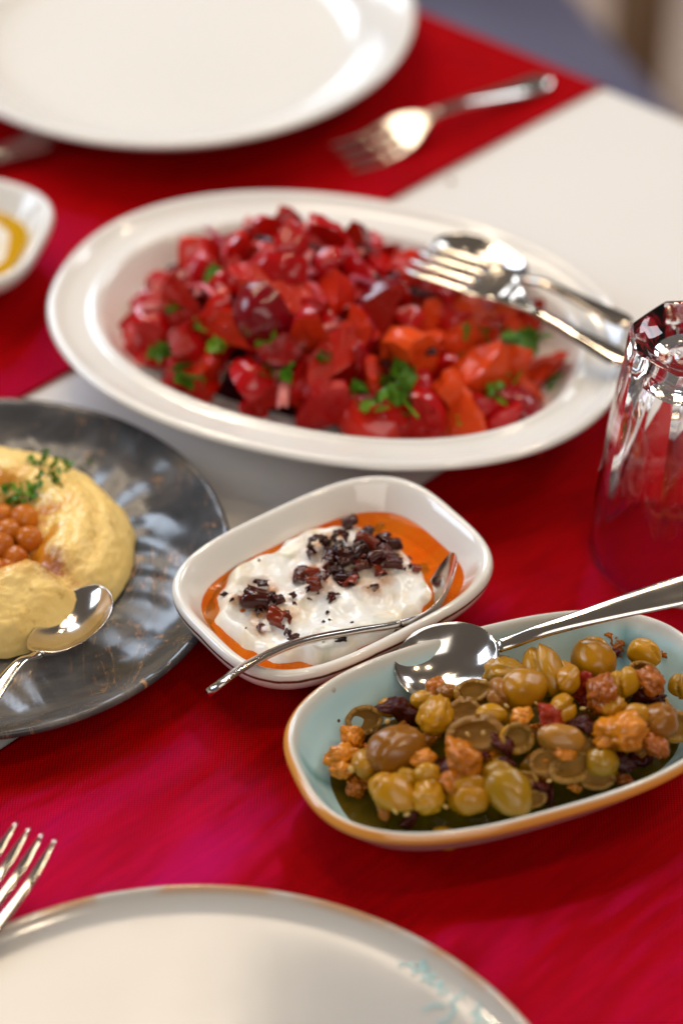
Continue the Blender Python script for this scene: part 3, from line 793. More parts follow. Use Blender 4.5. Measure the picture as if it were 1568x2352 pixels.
oi = link('chili_oil', se_disc(YA - 0.0098, YB - 0.0098, YN, oil_surface, M_oil_red, 'chili_oil', 140, 14)); oi.location = YOG_C; oi.rotation_euler = (0, 0, YOG_R)
tag(oi, 'orange chili oil pooled around the yogurt', 'oil')

def chili_curl(seed, sweep, ln, r, taper, ragged=0.12):
    rg = random.Random(seed); V, F = [], []; n, m = 9, 22
    for i in range(n):
        u = i / (n - 1)
        for j in range(m):
            a = sweep * (j / (m - 1) - 0.5)
            rr = r * (1 - taper * u) * (1 + 0.42 * nz(math.cos(a), math.sin(a), u * 0.8, 1.7, seed * 3.1))
            e = 1 + ragged * nz(a * 1.3, seed * 2.0, 0, 1.6, seed) * (1 if i in (0, n - 1) else 0.4)
            x = (u - 0.5) * ln * e
            V.append((x + 0.0012 * nz(a, seed, 0, 2.2), rr * math.sin(a), rr * math.cos(a) + 0.0008 * nz(x * 500, a * 2, seed)))
    F = grid_faces(n, m, False)
    me = mesh('chili_piece', V, F, M_chili)
    bm = bmesh.new(); bm.from_mesh(me)
    bmesh.ops.solidify(bm, geom=list(bm.faces), thickness=0.00035); bmesh.ops.recalc_face_normals(bm, faces=bm.faces)
    bm.to_mesh(me); bm.free(); me.polygons.foreach_set('use_smooth', [True] * len(me.polygons))
    return me
CURL = [chili_curl(1, 2 * PI * 0.97, 0.0115, 0.0042, 0.15), chili_curl(2, 2 * PI * 0.98, 0.0085, 0.0042, 0.25), chili_curl(3, 4.4, 0.0105, 0.0044, 0.3, 0.3),
        chili_curl(4, 3.4, 0.010, 0.0046, 0.1, 0.4), chili_curl(5, 2.4, 0.0085, 0.0050, 0.2, 0.5), chili_curl(6, 2 * PI * 0.96, 0.0055, 0.0045, 0.1, 0.25)]
for px, py, k, an, s in CHILI:
    p = on_surface(453 + px * 0.375, 1151.5 + py * 0.375, YOG_C, YOG_R, yog_h, 0.0022 * s)
    lab = ('small dark chili scrap ' if s < 0.61 else 'dark curl of fried chili ') + ('at the near left of the yogurt' if px < 560 else 'at the right of the main pile' if px > 1080 else 'at the left of the main pile' if px < 800 else 'in the middle of the main pile')
    if (px, py) == (375, 598): lab = 'large brown chili tube on the near left of the yogurt'
    elif (px, py) == (500, 710): lab = 'dark hollow chili ring nearest the tea spoon handle'
    elif (px, py) == (1120, 190): lab = 'reddish chili flake standing up at the far side of the pile'
    place('chili_piece', CURL[k], p, (R(rnd.uniform(-50, 50)), R(rnd.uniform(-18, 18)), R(an)), s * 0.72, lab, 'chili', 'fried chili pieces on the yogurt')
# flakes and seeds
FLK = chili_curl(11, 1.3, 0.0024, 0.0016, 0.2, 0.6)
for i in range(46):
    if i < 14:
        px, py = [(1145, 455), (600, 625), (800, 685), (880, 860), (1300, 400), (1300, 350), (165, 570), (210, 605), (560, 820), (590, 850), (680, 545), (835, 580), (1270, 415), (820, 610)][i]
    else:
        px, py = rnd.uniform(120, 1350), rnd.uniform(180, 900)
    p = on_surface(453 + px * 0.375, 1151.5 + py * 0.375, YOG_C, YOG_R, lambda x, y: max(yog_h(x, y), YOIL), 0.0)
    lx, ly = to_local(YOG_C, YOG_R, p)
    if rnorm(lx, ly, YA - 0.014, YB - 0.014, 3) > 0.96: continue
    place('chili_flake', FLK, p + Vector((0, 0, -0.0011 + 0.0004)), (R(rnd.uniform(-25, 25)), 0, rnd.uniform(0, 6)), rnd.uniform(0.5, 1.2) * (1.2 if i < 14 else 0.55),
          'tiny dark chili flake stuck to the yogurt', 'chili flake', 'chili flakes on the yogurt')

# ---- left bowl contents ------------------------------------------------
def lb_h(x, y):
    r = rnorm(x, y, 0.048, 0.033, 2.6); return 0.0150 + 0.010 * sm((1.0 - r) / 0.5) + 0.001 * fbm(x, y, 0, 80, 2) - 0.005 * sm((r - 0.9) / 0.1)
o = link('pale_dip', se_disc(0.0465, 0.0315, 3.0, lb_h, M_yogurt, 'pale_dip', 90, 40)); o.location = LB_C; o.rotation_euler = (0, 0, R(-14)); tag(o, 'pale creamy dip in the bowl at the left edge', 'dip')
o = link('olive_oil', se_disc(0.0478, 0.0325, 3.2, lambda x, y: 0.0172, M_oil_yellow, 'olive_oil', 90, 8)); o.location = LB_C; o.rotation_euler = (0, 0, R(-14)); tag(o, 'yellow olive oil around the dip at the left edge', 'oil')

# ---- hummus ------------------------------------------------------------
HC = BLK_C + Vector((0.000, 0.0125, 0))
SPA = math.atan2(at(200, 1330, 0.03).y - HC.y, at(200, 1330, 0.03).x - HC.x)       # where the spoon cut runs
def hum_r(a): return 0.0605 + 0.0022 * nz(math.cos(a) * 2.2, math.sin(a) * 2.2, 0, 1, 2) + 0.0010 * nz(math.cos(a) * 9, math.sin(a) * 9, 0, 1, 5)
def hum_h(x, y):
    a = math.atan2(y, x); r = math.hypot(x, y); f = r / hum_r(a)
    ring = 0.0240 * (max(0, 1 - f ** 3.4)) ** 0.55                      # outer flank
    crater = 0.0180 * math.exp(-((r - 0.004) / 0.0235) ** 4)
    h = 0.0078 + ring - crater
    da = (a - SPA + PI) % (2 * PI) - PI
    gro = math.exp(-((da * r) / 0.0042) ** 2) * sm((r - 0.016) / 0.008) * (0.55 + 0.45 * sm((0.052 - r) / 0.02))
    h -= 0.0075 * gro * min(1, ring / 0.02)
    flap = math.exp(-((da + 0.34) / 0.30) ** 2) * sm((r - 0.024) / 0.012)
    h += 0.0035 * flap * (1 - f ** 4 if f < 1 else 0)
    h += (0.0009 * fbm(x, y, 0, 90, 3, 1.0) + 0.0007 * fbm(x, y, 0, 420, 3, 6.0) + 0.0006 * fbm(x * 0.6, y, 0, 230, 2, 3.0) + 0.0014 * math.sin(r * 520 + 3 * nz(x, y, 0, 40)) * sm((f - 0.45) / 0.2) * 0.35) * (1 if f < 0.985 else 0.2)
    return h
def hum_mesh():
    V = [(0, 0, hum_h(0, 0))]; F = []; seg, rings = 300, 130
    for i in range(1, rings + 1):
        f = (i / rings) ** 0.85
        for j in range(seg):
            a = 2 * PI * j / seg; r = f * hum_r(a) * 0.999; V.append((r * math.cos(a), r * math.sin(a), hum_h(r * math.cos(a), r * math.sin(a))))
    for j in range(seg): F.append((0, 1 + j, 1 + (j + 1) % seg))
    for i in range(rings - 1):
        for j in range(seg):
            k = (j + 1) % seg; a0 = 1 + i * seg; a1 = a0 + seg; F.append((a0 + j, a1 + j, a1 + k, a0 + k))
    def spice(x, y):
        r = math.hypot(x, y); da = (math.atan2(y, x) - SPA + PI) % (2 * PI) - PI
        return max(0, 1.5 * math.exp(-((da * r + 0.001) / 0.0075) ** 2) * math.exp(-((r - 0.036) / 0.0115) ** 2))
    def oil(x, y):
        r = math.hypot(x, y); return min(1, 1.0 * math.exp(-((r - 0.026) / 0.010) ** 2) + sm((0.022 - r) / 0.004))
    return mesh('hummus', V, F, M_hummus, attr={'spice': [spice(v[0], v[1]) for v in V], 'oil': [oil(v[0], v[1]) for v in V]})
hu = link('hummus', hum_mesh()); hu.location = HC; tag(hu, 'ring of cream coloured hummus with a paprika streak on the dark plate', 'hummus')
def chick(seed):
    bm = ico(4)
    for v in bm.verts:
        n = v.co.normalized(); k = 1 + 0.05 * noise.noise(n * 1.7 + Vector((seed * 3, 0, 0)))
        k -= 0.10 * math.exp(-((n.y / 0.16) ** 2)) * sm((n.x - 0.1) / 0.6)
        k += 0.12 * math.exp(-(((n.x - 1) / 0.18) ** 2 + (n.y / 0.3) ** 2 + (n.z / 0.3) ** 2))
        v.co = n * k * 0.0056; v.co.y *= 0.94
    return finish(bm, 'chickpea', [M_chick])
CK = [chick(i) for i in range(4)]
ckpos = [(57, 1192, 0), (68, 1240, 0), (35, 1285, -0.002), (20, 1222, 0.0), (22, 1310, -0.004), (2, 1255, 0.001), (40, 1330, -0.005), (-22, 1215, 0.0), (-30, 1270, 0.001), (-15, 1310, -0.002), (5, 1185, -0.003), (-50, 1240, 0), (-55, 1290, -0.002), (-20, 1345, -0.005), (-70, 1200, -0.003)]
for i, (px, py, dz) in enumerate(ckpos):
    p = at(px, py, HC.z + 0.0200 + dz)
    place('chickpea', CK[i % 4], p, (rnd.uniform(0, 6), rnd.uniform(0, 6), rnd.uniform(0, 6)), rnd.uniform(0.95, 1.1), 'oily orange chickpea in the hollow of the hummus', 'chickpea', 'chickpeas in the hummus')

def leaf_poly(seed, lobes=5, L=1.0):
    rg = random.Random(seed); P = []
    n = lobes * 2 + 1
    for i in range(n + 1):
        a = -2.3 + 4.6 * i / n
        rr = (1.0 if i % 2 else 0.62) * rg.uniform(0.85, 1.1)
        P.append((math.cos(a) * rr * L, math.sin(a) * rr * L * 0.8))
    return P
def sprig(seed, nleaf, size, spread, name='parsley_sprig', stem=True):
    rg = random.Random(seed); V, F = [], []
    for k in range(nleaf):
        P = leaf_poly(seed * 31 + k, rg.choice((3, 4, 5)), size * rg.uniform(0.6, 1.1))
        E_ = Euler((rg.uniform(-1.0, 1.0), rg.uniform(-1.0, 1.0), rg.uniform(0, 6.3))).to_matrix()
        c = Vector((rg.gauss(0, spread), rg.gauss(0, spread), abs(rg.gauss(0, spread * 0.5))))
        b = len(V); V.append(tuple(c + E_ @ Vector((-0.1 * size, 0, -0.15 * size))))
        for x, y in P: V.append(tuple(c + E_ @ Vector((x, y, 0.22 * size * math.sin(x / size * 2.4)))))
        for i in range(len(P)): F.append((b, b + 1 + i, b + 1 + (i + 1) % len(P)))
    if stem:
        for k in range(2):
            b = len(V); a = rg.uniform(0, 6.3); d = Vector((math.cos(a), math.sin(a), -0.1)); q = Vector((-d.y, d.x, 0)) * 0.0007
            for t in (0, 1):
                for w in ((1, 0), (-0.5, 0.0008), (-0.5, -0.0008)):
                    V.append(tuple(d * (0.002 + t * spread * 3.2) + q * w[0] + Vector((0, 0, w[1] + 0.001 * t))))
            for i in range(3): F.append((b + i, b + (i + 1) % 3, b + 3 + (i + 1) % 3, b + 3 + i))
    return mesh(name, V, F, M_parsley, smooth=False)
CHOP = [sprig(100 + i, 5, 0.0022, 0.0016, 'chopped_parsley', False) for i in range(5)]
hp = [(110, 1085), (125, 1095), (140, 1080), (152, 1065), (130, 1105), (95, 1062), (75, 1060), (195, 1062), (205, 1070), (212, 1058), (120, 1070), (105, 1045), (160, 1070), (40, 1115), (15, 1120), (30, 1150), (50, 1155), (70, 1150), (45, 1140), (75, 1120), (15, 1155), (60, 1135), (90, 1115), (5, 1135), (80, 1140), (148, 1055)]
for i, (px, py) in enumerate(hp):
    p = on_surface(px, py, HC, 0, hum_h, 0.0008)
    place('chopped_parsley', CHOP[i % 5], p, (rnd.uniform(-0.4, 0.4), rnd.uniform(-0.4, 0.4), rnd.uniform(0, 6)), rnd.uniform(0.8, 1.25), 'bit of chopped green parsley scattered on the hummus', 'parsley', 'chopped parsley on the hummus')

# ---- olive dish --------------------------------------------------------
OLZ = 0.0120
o = link('olive_oil', se_disc(OA - 0.0155, OB - 0.0155, ON, lambda x, y: OLZ, M_oil_green, 'oil_pool', 120, 8)); o.location = OLI_C; o.rotation_euler = (0, 0, OLI_R)
tag(o, 'brownish green oil pooled under the olives in the aqua dish', 'oil')
def ol_heap(x, y):
    r = rnorm(x - 0.005, y + 0.002, 0.074, 0.041, 2.5)
    return 0.0140 + (0.0215 + 0.004 * sm((x - 0.01) / 0.04)) * (max(0, 1 - r * r)) ** 0.75
def olive(seed, kind):
    bm = ico(4); rg = random.Random(seed); ph = rg.uniform(0, 6.3)
    for v in bm.verts:
        n = v.co.normalized()
        k = 1 + 0.11 * noise.noise(n * 1.5 + Vector((seed * 1.7, 0, 0)))
        k += 0.012 * noise.noise(n * 6 + Vector((0, seed, 0)))
        if kind in (0, 1):                                             # the crack where the olive was smashed
            pl = n.x * math.cos(ph) + n.y * math.sin(ph) * 0.9 + 0.25 * n.z + 0.10 * noise.noise(n * 3 + Vector((seed, 0, 0)))
            k -= (0.20 if kind == 0 else 0.36) * math.exp(-(pl / (0.045 if kind == 0 else 0.075)) ** 2) * sm((n.z + 0.35) / 0.5)
        if kind == 1: k *= 1 + 0.09 * math.copysign(1, n.x * math.cos(ph) + n.y * math.sin(ph)) 
        if kind == 2:                                                  # stone hole at the end
            d = math.acos(max(-1, min(1, n.x))); k -= 0.42 * math.exp(-(d / 0.17) ** 4)
        if kind == 5:                                                  # crumpled
            k += 0.34 * (abs(noise.noise(n * 1.9 + Vector((seed, 3, 0)))) - 0.25) + 0.06 * noise.noise(n * 6)
        co_ = n * k; co_.x *= 1.0 + 0.10 * co_.x
        v.co = Vector((co_.x * 1.0, co_.y * 0.80, co_.z * 0.76))
    return finish(bm, 'olive', [M_olive])
def olive_half(seed, cut=0.1):
    bm = ico(4); rg = random.Random(seed)
    for v in bm.verts:
        n = v.co.normalized(); k = 1 + 0.07 * noise.noise(n * 2 + Vector((seed, 0, 0)))
        v.co = Vector((n.x * k, n.y * k * 0.78, n.z * k * 0.78))
    bmesh.ops.bisect_plane(bm, geom=list(bm.verts) + list(bm.edges) + list(bm.faces), plane_co=(0, 0, cut), plane_no=(0.15, 0.1, 1), clear_outer=True)
    for v in bm.verts:
        if abs(v.co.z - cut + 0.15 * v.co.x + 0.1 * v.co.y) < 0.02: v.co.z += 0.10 * noise.noise(v.co * 4 + Vector((seed, 0, 0)))
    r = bmesh.ops.solidify(bm, geom=list(bm.faces), thickness=0.25)
    bmesh.ops.recalc_face_normals(bm, faces=bm.faces)
    for f in bm.faces:
        c = f.calc_center_median()
        if Vector((c.x, c.y / 0.78, c.z / 0.78)).length < 0.90: f.material_index = 1
    return finish(bm, 'olive', [M_olive, M_flesh])
OLV = {0: [olive(i, 0) for i in range(5)], 1: [olive(20 + i, 1) for i in range(4)], 2: [olive(40 + i, 2) for i in range(2)], 3: [olive_half(60 + i, 0.15) for i in range(3)], 4: [olive_half(70 + i, -0.2) for i in range(2)], 5: [olive(80 + i, 5) for i in range(3)]}
OL = [(680, 288, 190, 105, -5, 2), (838, 238, 110, 100, 60, 0), (880, 285, 160, 120, -10, 5), (947, 345, 160, 150, 30, 0), (848, 368, 110, 80, 80, 0), (1018, 262, 195, 130, -55, 1), (1125, 308, 120, 85, 75, 0),
      (1222, 215, 185, 145, -75, 1), (1330, 320, 110, 105, 20, 1), (1415, 205, 120, 110, -30, 0), (1562, 330, 110, 95, 0, 0), (1480, 468, 150, 125, 80, 0), (1548, 490, 140, 110, 70, 3), (1105, 430, 115, 95, 70, 0),
      (755, 352, 130, 85, 25, 3), (725, 428, 115, 110, 10, 5), (610, 452, 150, 115, 70, 5), (560, 388, 95, 70, 15, 2), (432, 415, 95, 70, 0, 0), (335, 468, 125, 110, 20, 3),
      (455, 585, 205, 165, 15, 0), (340, 632, 125, 95, 75, 2), (430, 735, 170, 125, -28, 0), (580, 672, 95, 80, 0, 0), (585, 762, 130, 105, 70, 5), (745, 762, 150, 140, 30, 0), (870, 712, 215, 130, -48, 1),
      (768, 515, 200, 125, 5, 4), (925, 535, 125, 110, 70, 3), (1040, 620, 120, 105, 70, 5), (1090, 535, 160, 90, -8, 0), (1140, 640, 165, 120, 75, 5), (1250, 625, 110, 105, 0, 0), (1240, 690, 120, 80, 0, 4),
      (985, 772, 90, 60, 20, 3), (1385, 445, 95, 85, 0, 0), (820, 442, 100, 70, 5, 0), (955, 690, 90, 70, -30, 5), (660, 360, 95, 75, 10, 5), (1200, 560, 90, 80, 40, 5), (1290, 415, 90, 70, 20, 5), (1420, 280, 110, 60, -50, 3), (500, 690, 90, 70, 10, 5)]
MMPX = 1 / 9650.0          # one pixel of that measurement, in metres at the dish
WAL_SPOTS = [(1245, 362, 135), (1325, 512, 190), (1465, 562, 105), (1315, 145, 145), (1440, 310, 115), (715, 612, 165), (245, 600, 120), (690, 695, 110), (940, 450, 85), (618, 352, 95), (290, 530, 90), (1520, 195, 120), (560, 610, 85), (250, 660, 90), (1110, 590, 80)]
DRY_SPOTS = [(1090, 205, 125), (480, 440, 150), (1050, 452, 140), (1175, 482, 110), (920, 208, 80), (1195, 322, 95), (1430, 385, 120), (870, 565, 100), (1340, 632, 78), (470, 378, 70), (1500, 255, 95), (1290, 225, 90), (660, 655, 90), (790, 600, 70), (890, 625, 80), (1010, 720, 70)]
used = []
for i, (px, py, ln, wd, an, k) in enumerate(OL):
    if k == 0 and i % 3 == 1: k = 1
    elif k == 0 and i % 7 == 3: k = 2
    elif k == 5 and i % 2: k = 4
    s = 0.5 * ln * MMPX; lift = -0.25 * s
    p = on_surface(637 + px * 0.5937, 1378 + py * 0.5937, OLI_C, OLI_R, ol_heap, 0.1 * s + 0.004 * sm((px - 1150) / 300))
    me = OLV[k][i % len(OLV[k])]
    yaw = math.atan2(math.sin(R(an)) / 0.68, math.cos(R(an)))
    tilt = (R(rnd.uniform(-25, 25)), R(rnd.uniform(-15, 15)), yaw)
    if k in (3, 4): tilt = (R(rnd.uniform(22, 45)), R(rnd.uniform(-15, 15)), yaw * 0.35)
    lab = {0: 'glossy whole green olive heaped in the aqua dish', 1: 'plump green olive split by a deep crack in the aqua dish', 2: 'stoned olive with a round hole at one end', 3: 'torn half of an olive lying open in the aqua dish', 4: 'hollow olive half open to the top like a small cup', 5: 'crumpled brownish olive squeezed among the others'}[k]
    oz = 'close to the spoon bowl' if px < 1000 and py < 400 else 'at the left end of the dish' if px < 520 else 'at the right end of the dish' if px > 1300 else 'along the near rim of the dish' if py > 590 else 'under the spoon handle' if py < 340 else 'in the middle of the heap'
    lab = {0: 'glossy whole green olive ', 1: 'plump green olive split by a deep crack ', 2: 'stoned olive with a round hole ', 3: 'torn open olive half ', 4: 'hollow cup-like olive half ', 5: 'crumpled brownish olive '}[k] + oz
    if i == 0: lab = 'stoned olive lying in the bowl of the spoon'
    if i == 20: lab = 'largest round brownish olive at the left end of the aqua dish'
    if i == 26: lab = 'long yellow split olive at the near rim of the aqua dish'
    place('olive', me, p, tilt, (s * 1.12, s * 1.06 * max(0.85, min(1.25, wd / ln / 0.80)), s * 1.04 * max(0.85, min(1.2, wd / ln / 0.8))), lab, 'olive', 'olives in the aqua dish')
    used.append((p, s))
def walnut(seed):
    bm = ico(4); rg = random.Random(seed)
    o_ = Vector((seed * 2.3, seed, 0))
    for v in bm.verts:
        n = v.co.normalized()
        k = 0.98 + 0.45 * noise.noise(n * 1.2 + o_) - 0.30 * math.exp(-(noise.noise(n * 1.9 + o_) / 0.10) ** 2) - 0.14 * math.exp(-(noise.noise(n * 3.6 - o_) / 0.10) ** 2) + 0.05 * noise.noise(n * 7 + o_)
        v.co = Vector((n.x * k, n.y * k * 0.85, n.z * k * 0.62))
    return finish(bm, 'walnut_piece', [M_walnut])
WAL = [walnut(i) for i in range(6)]
for i, (px, py, ln) in enumerate(WAL_SPOTS):
    s = 0.56 * ln * MMPX
    p = on_surface(637 + px * 0.5937, 1378 + py * 0.5937, OLI_C, OLI_R, ol_heap, 0.25 * s + 0.005 * sm((px - 1150) / 300))
    place('walnut_piece', WAL[i % 6], p, (R(rnd.uniform(10, 50)), R(rnd.uniform(-30, 30)), rnd.uniform(0, 6.3)), s * 1.05,
          'largest glossy orange walnut piece among the olives' if i == 1 else 'knobbly orange walnut piece ' + ('at the left end of the olives' if px < 450 else 'at the right end of the olives' if px > 1300 else 'in the middle front of the olives' if py > 400 else 'in the middle back of the olives'), 'walnut', 'walnut pieces among the olives')
def dried(seed):
    bm = ico(4); o_ = Vector((seed * 4.1, 0, seed))
    for v in bm.verts:
        n = v.co.normalized()
        k = 0.95 + 0.55 * noise.noise(n * 1.5 + o_) + 0.30 * (0.3 - abs(noise.noise(n * 3.4 + o_))) + 0.10 * noise.noise(n * 8 + o_)
        v.co = Vector((n.x * k, n.y * k * 0.7, n.z * k * 0.45 + 0.25 * math.sin(n.x * 2.2 + seed)))
    return finish(bm, 'dried_tomato_piece', [M_dried])
DRY = [dried(i) for i in range(5)]
for i, (px, py, ln) in enumerate(DRY_SPOTS):
    s = 0.52 * ln * MMPX
    p = on_surface(637 + px * 0.5937, 1378 + py * 0.5937, OLI_C, OLI_R, ol_heap, -0.05 * s)
    place('dried_tomato_piece', DRY[i % 5], p, (R(rnd.uniform(0, 50)), R(rnd.uniform(-30, 30)), rnd.uniform(0, 6.3)), s,
          'wrinkled dark dried tomato piece ' + ('at the left end of the olives' if px < 550 else 'at the right end of the olives' if px > 1300 else 'in the middle front of the olives' if py > 400 else 'in the middle back of the olives'), 'dried tomato', 'dried tomato pieces among the olives')
# lower layer filling the dish
for i in range(90):
    x, y = rnd.uniform(-0.060, 0.070), rnd.uniform(-0.033, 0.031)
    if rnorm(x - 0.004, y + 0.003, 0.066, 0.034, 2.4) > 1: continue
    s = rnd.uniform(0.0055, 0.0085); h = max(0.0125, ol_heap(x, y) - 0.0105)
    p = to_world(OLI_C, OLI_R, x, y, h)
    if i % 5:
        if i % 5 < 4: place('walnut_piece', rnd.choice(WAL), p + Vector((0, 0, 0.003)), (rnd.uniform(0, 6), rnd.uniform(0, 6), 0), rnd.uniform(0.003, 0.0052), 'small walnut crumb down between the olives', 'walnut', 'walnut crumbs among the olives')
        else: place('dried_tomato_piece', rnd.choice(DRY), p + Vector((0, 0, 0.002)), (rnd.uniform(0, 6), rnd.uniform(0, 6), 0), rnd.uniform(0.004, 0.006), 'small dark dried tomato scrap down between the olives', 'dried tomato', 'dried tomato scraps among the olives')
        continue
    k = rnd.choice((0, 5, 5, 3, 0))
    place('olive', rnd.choice(OLV[k]), p, (rnd.uniform(0, 6), rnd.uniform(0, 6), rnd.uniform(0, 6)), s, 'olive lying deeper in the heap, partly covered by others', 'olive', 'covered olives in the aqua dish')
# pepper seeds
SEED = None
def seed_mesh():
    bm = ico(2)
    for v in bm.verts: v.co = Vector((v.co.x * 0.0011, v.co.y * 0.0009, v.co.z * 0.0005))
    return finish(bm, 'pepper_seed', [m_simple('pepper_seed_skin', (0.50, 0.30, 0.08), 0.3)])
SEED = seed_mesh()
for px, py in [(425, 470), (795, 515), (285, 655), (455, 818), (545, 665), (1000, 400), (735, 520), (650, 800), (600, 700), (885, 410), (560, 780), (700, 560), (1180, 420), (820, 690), (500, 830), (1050, 700)]:
    p = on_surface(637 + px * 0.5937, 1378 + py * 0.5937, OLI_C, OLI_R, ol_heap, 0.0055)
    place('pepper_seed', SEED, p, (rnd.uniform(-1, 1), rnd.uniform(-1, 1), rnd.uniform(0, 6)), rnd.uniform(0.8, 1.4), 'tiny pale pepper seed on the olives', 'seed', 'pepper seeds on the olives')

# ---- tomato salad ------------------------------------------------------
def sal_heap(x, y):
    r = rnorm(x - 0.001, y + 0.002, 0.096, 0.057, 2.2)
    top = 0.043 + 0.014 * math.exp(-((x + 0.032) / 0.040) ** 2) - 0.016 * sm((x - 0.0) / 0.07)
    return 0.0135 + top * (max(0, 1 - r * r)) ** 0.62
def chunk(seed, kind, mats):
    bm = ico(3); rg = random.Random(seed); o_ = Vector((seed * 1.9, 0, 0))
    for v in bm.verts:
        n = v.co.normalized(); k = 1 + 0.16 * noise.noise(n * 1.4 + o_) + 0.03 * noise.noise(n * 4 + o_); v.co = n * k
    cuts = [((0, 0, rg.uniform(-0.05, 0.2)), (rg.uniform(-0.5, 0.5), rg.uniform(-0.3, 0.3), 1)), ((rg.uniform(-0.2, 0.2), rg.uniform(-0.1, 0.25), 0), (rg.uniform(-0.5, 0.5), 1, rg.uniform(-0.5, 0.3)))]
    if kind > 0: cuts.append(((rg.uniform(0.2, 0.5), 0, 0), (1, rg.uniform(-0.6, 0.6), rg.uniform(-0.4, 0.4))))
    if kind > 1: cuts.append(((0, 0, -0.45), (rg.uniform(-0.3, 0.3), 0.2, -1)))
    for c_, n_ in cuts:
        before = set(bm.faces)
        g_ = list(bm.verts) + list(bm.edges) + list(bm.faces)
        r_ = bmesh.ops.bisect_plane(bm, geom=g_, plane_co=c_, plane_no=n_, clear_outer=True)
        ed = [e for e in r_['geom_cut'] if isinstance(e, bmesh.types.BMEdge)]
        if ed:
            for f in bmesh.ops.edgeloop_fill(bm, edges=ed)['faces']: f.material_index = 1
    big = [f for f in bm.faces if len(f.verts) > 4]
    bmesh.ops.poke(bm, faces=big)
    for _ in range(2):
        bmesh.ops.subdivide_edges(bm, edges=[e for e in bm.edges if e.calc_length() > 0.22], cuts=1)
        bmesh.ops.triangulate(bm, faces=[f for f in bm.faces if len(f.verts) > 4])
    for v in bm.verts:
        fl_ = all(f.material_index == 1 for f in v.link_faces)
        v.co += Vector((noise.noise(v.co * 3 + o_), noise.noise(v.co * 3 - o_), noise.noise(v.co * 3 + o_ * 2))) * (0.16 if fl_ else 0.06)
    c = sum((v.co for v in bm.verts), Vector()) / len(bm.verts)
    for v in bm.verts: v.co -= c
    bmesh.ops.recalc_face_normals(bm, faces=bm.faces)
    for e in bm.edges:
        if len(e.link_faces) == 2 and (e.link_faces[0].material_index != e.link_faces[1].material_index or e.calc_face_angle(0) > R(42)): e.smooth = False
    return finish(bm, 'tomato_chunk', mats)
TOM = [chunk(i, i % 3, [M_tomato, M_tflesh]) for i in range(9)]
PEP = [chunk(50 + i, i % 3, [M_pepper, M_pepper]) for i in range(4)]
def strip(seed, ln, wd):
    V = []; n, m = 16, 5; rg = random.Random(seed); cv = rg.uniform(0.6, 1.5)
    for i in range(n):
        u = i / (n - 1) - 0.5
        for j in range(m):
            t = j / (m - 1) - 0.5
            a = u * cv * 2; rr = ln / (cv * 2)
            V.append((rr * math.sin(a), t * wd + 0.15 * wd * nz(u * 3, seed, 0, 1), rr * (math.cos(a) - 1) + 0.12 * wd * nz(u * 4, t, seed) - 0.25 * wd * (t * 2) ** 2))
    me = mesh('onion_strip', V, grid_faces(n, m), M_onion)
    bm = bmesh.new(); bm.from_mesh(me); bmesh.ops.solidify(bm, geom=list(bm.faces), thickness=0.0011); bmesh.ops.recalc_face_normals(bm, faces=bm.faces); bm.to_mesh(me); bm.free()
    me.polygons.foreach_set('use_smooth', [True] * len(me.polygons)); return me
ONI = [strip(i, 0.024 + 0.004 * i, 0.0045) for i in range(4)]
cnt = 0
pts = []
for i in range(900):
    x, y = rnd.uniform(-0.10, 0.092), rnd.uniform(-0.065, 0.056)
    r = rnorm(x - 0.001, y + 0.002, 0.094, 0.055, 2.2)
    if r > 1: continue
    h = sal_heap(x, y)
    if any((x - a) ** 2 + (y - b) ** 2 < 0.0092 ** 2 for a, b in pts): continue
    pts.append((x, y))
for k, (x, y) in enumerate(pts):
    s = rnd.uniform(0.0085, 0.0170); h = sal_heap(x, y)
    p = to_world(SAL_C, SAL_R, x, y, max(0.0200, h - 0.0035 + rnd.uniform(-0.002, 0.003)))
    pep = x > 0.03 and rnd.random() < 0.45
    me = rnd.choice(PEP) if pep else rnd.choice(TOM)
    w_ = p; zone = 'on the left flank of the heap' if x < -0.05 else 'on the top ridge of the heap' if h > 0.042 else 'at the front of the heap by the near rim' if y < -0.012 else 'at the back of the heap near the far rim' if y > 0.018 else 'in the middle of the heap'
    if x > 0.045: zone = 'at the right tip of the heap by the fork'
    size_ = 'large' if s > 0.0142 else 'small' if s < 0.0112 else 'medium'
    lab = ('orange red ' if pep else 'glossy red ') + size_ + ' tomato chunk ' + zone
    place('tomato_chunk', me, p, (rnd.uniform(0, 6.3), rnd.uniform(0, 6.3), rnd.uniform(0, 6.3)), (s * rnd.uniform(0.9, 1.3), s, s * rnd.uniform(0.8, 1.1)), lab, 'tomato', 'orange red chunks in the salad' if pep else 'tomato chunks in the salad')
    if h > 0.03 and rnd.random() < 0.85:      # the layer under it
        p2 = to_world(SAL_C, SAL_R, x, y, max(0.0195, h - 0.018))
        place('tomato_chunk', rnd.choice(TOM), p2, (rnd.uniform(0, 6.3), rnd.uniform(0, 6.3), 0), s * 1.1, 'tomato chunk deeper in the salad heap', 'tomato', 'covered tomato chunks in the salad')
for i in range(46):
    x, y = rnd.uniform(-0.09, 0.06), rnd.uniform(-0.055, 0.045)
    if rnorm(x - 0.004, y + 0.002, 0.084, 0.050, 2.2) > 1: continue
    p = to_world(SAL_C, SAL_R, x, y, sal_heap(x, y) + rnd.uniform(-0.001, 0.0035))
    place('onion_strip', rnd.choice(ONI), p, (R(rnd.uniform(-55, 55)), R(rnd.uniform(-40, 40)), rnd.uniform(0, 6.3)), rnd.uniform(0.6, 1.0), 'pink strip of red onion draped over the tomatoes', 'onion', 'onion strips in the salad')
SPR = [sprig(i, 22, 0.0062, 0.0058) for i in range(4)]
LEAFY = [sprig(20 + i, 4, 0.0078, 0.0036, 'green_leaf', False) for i in range(3)]
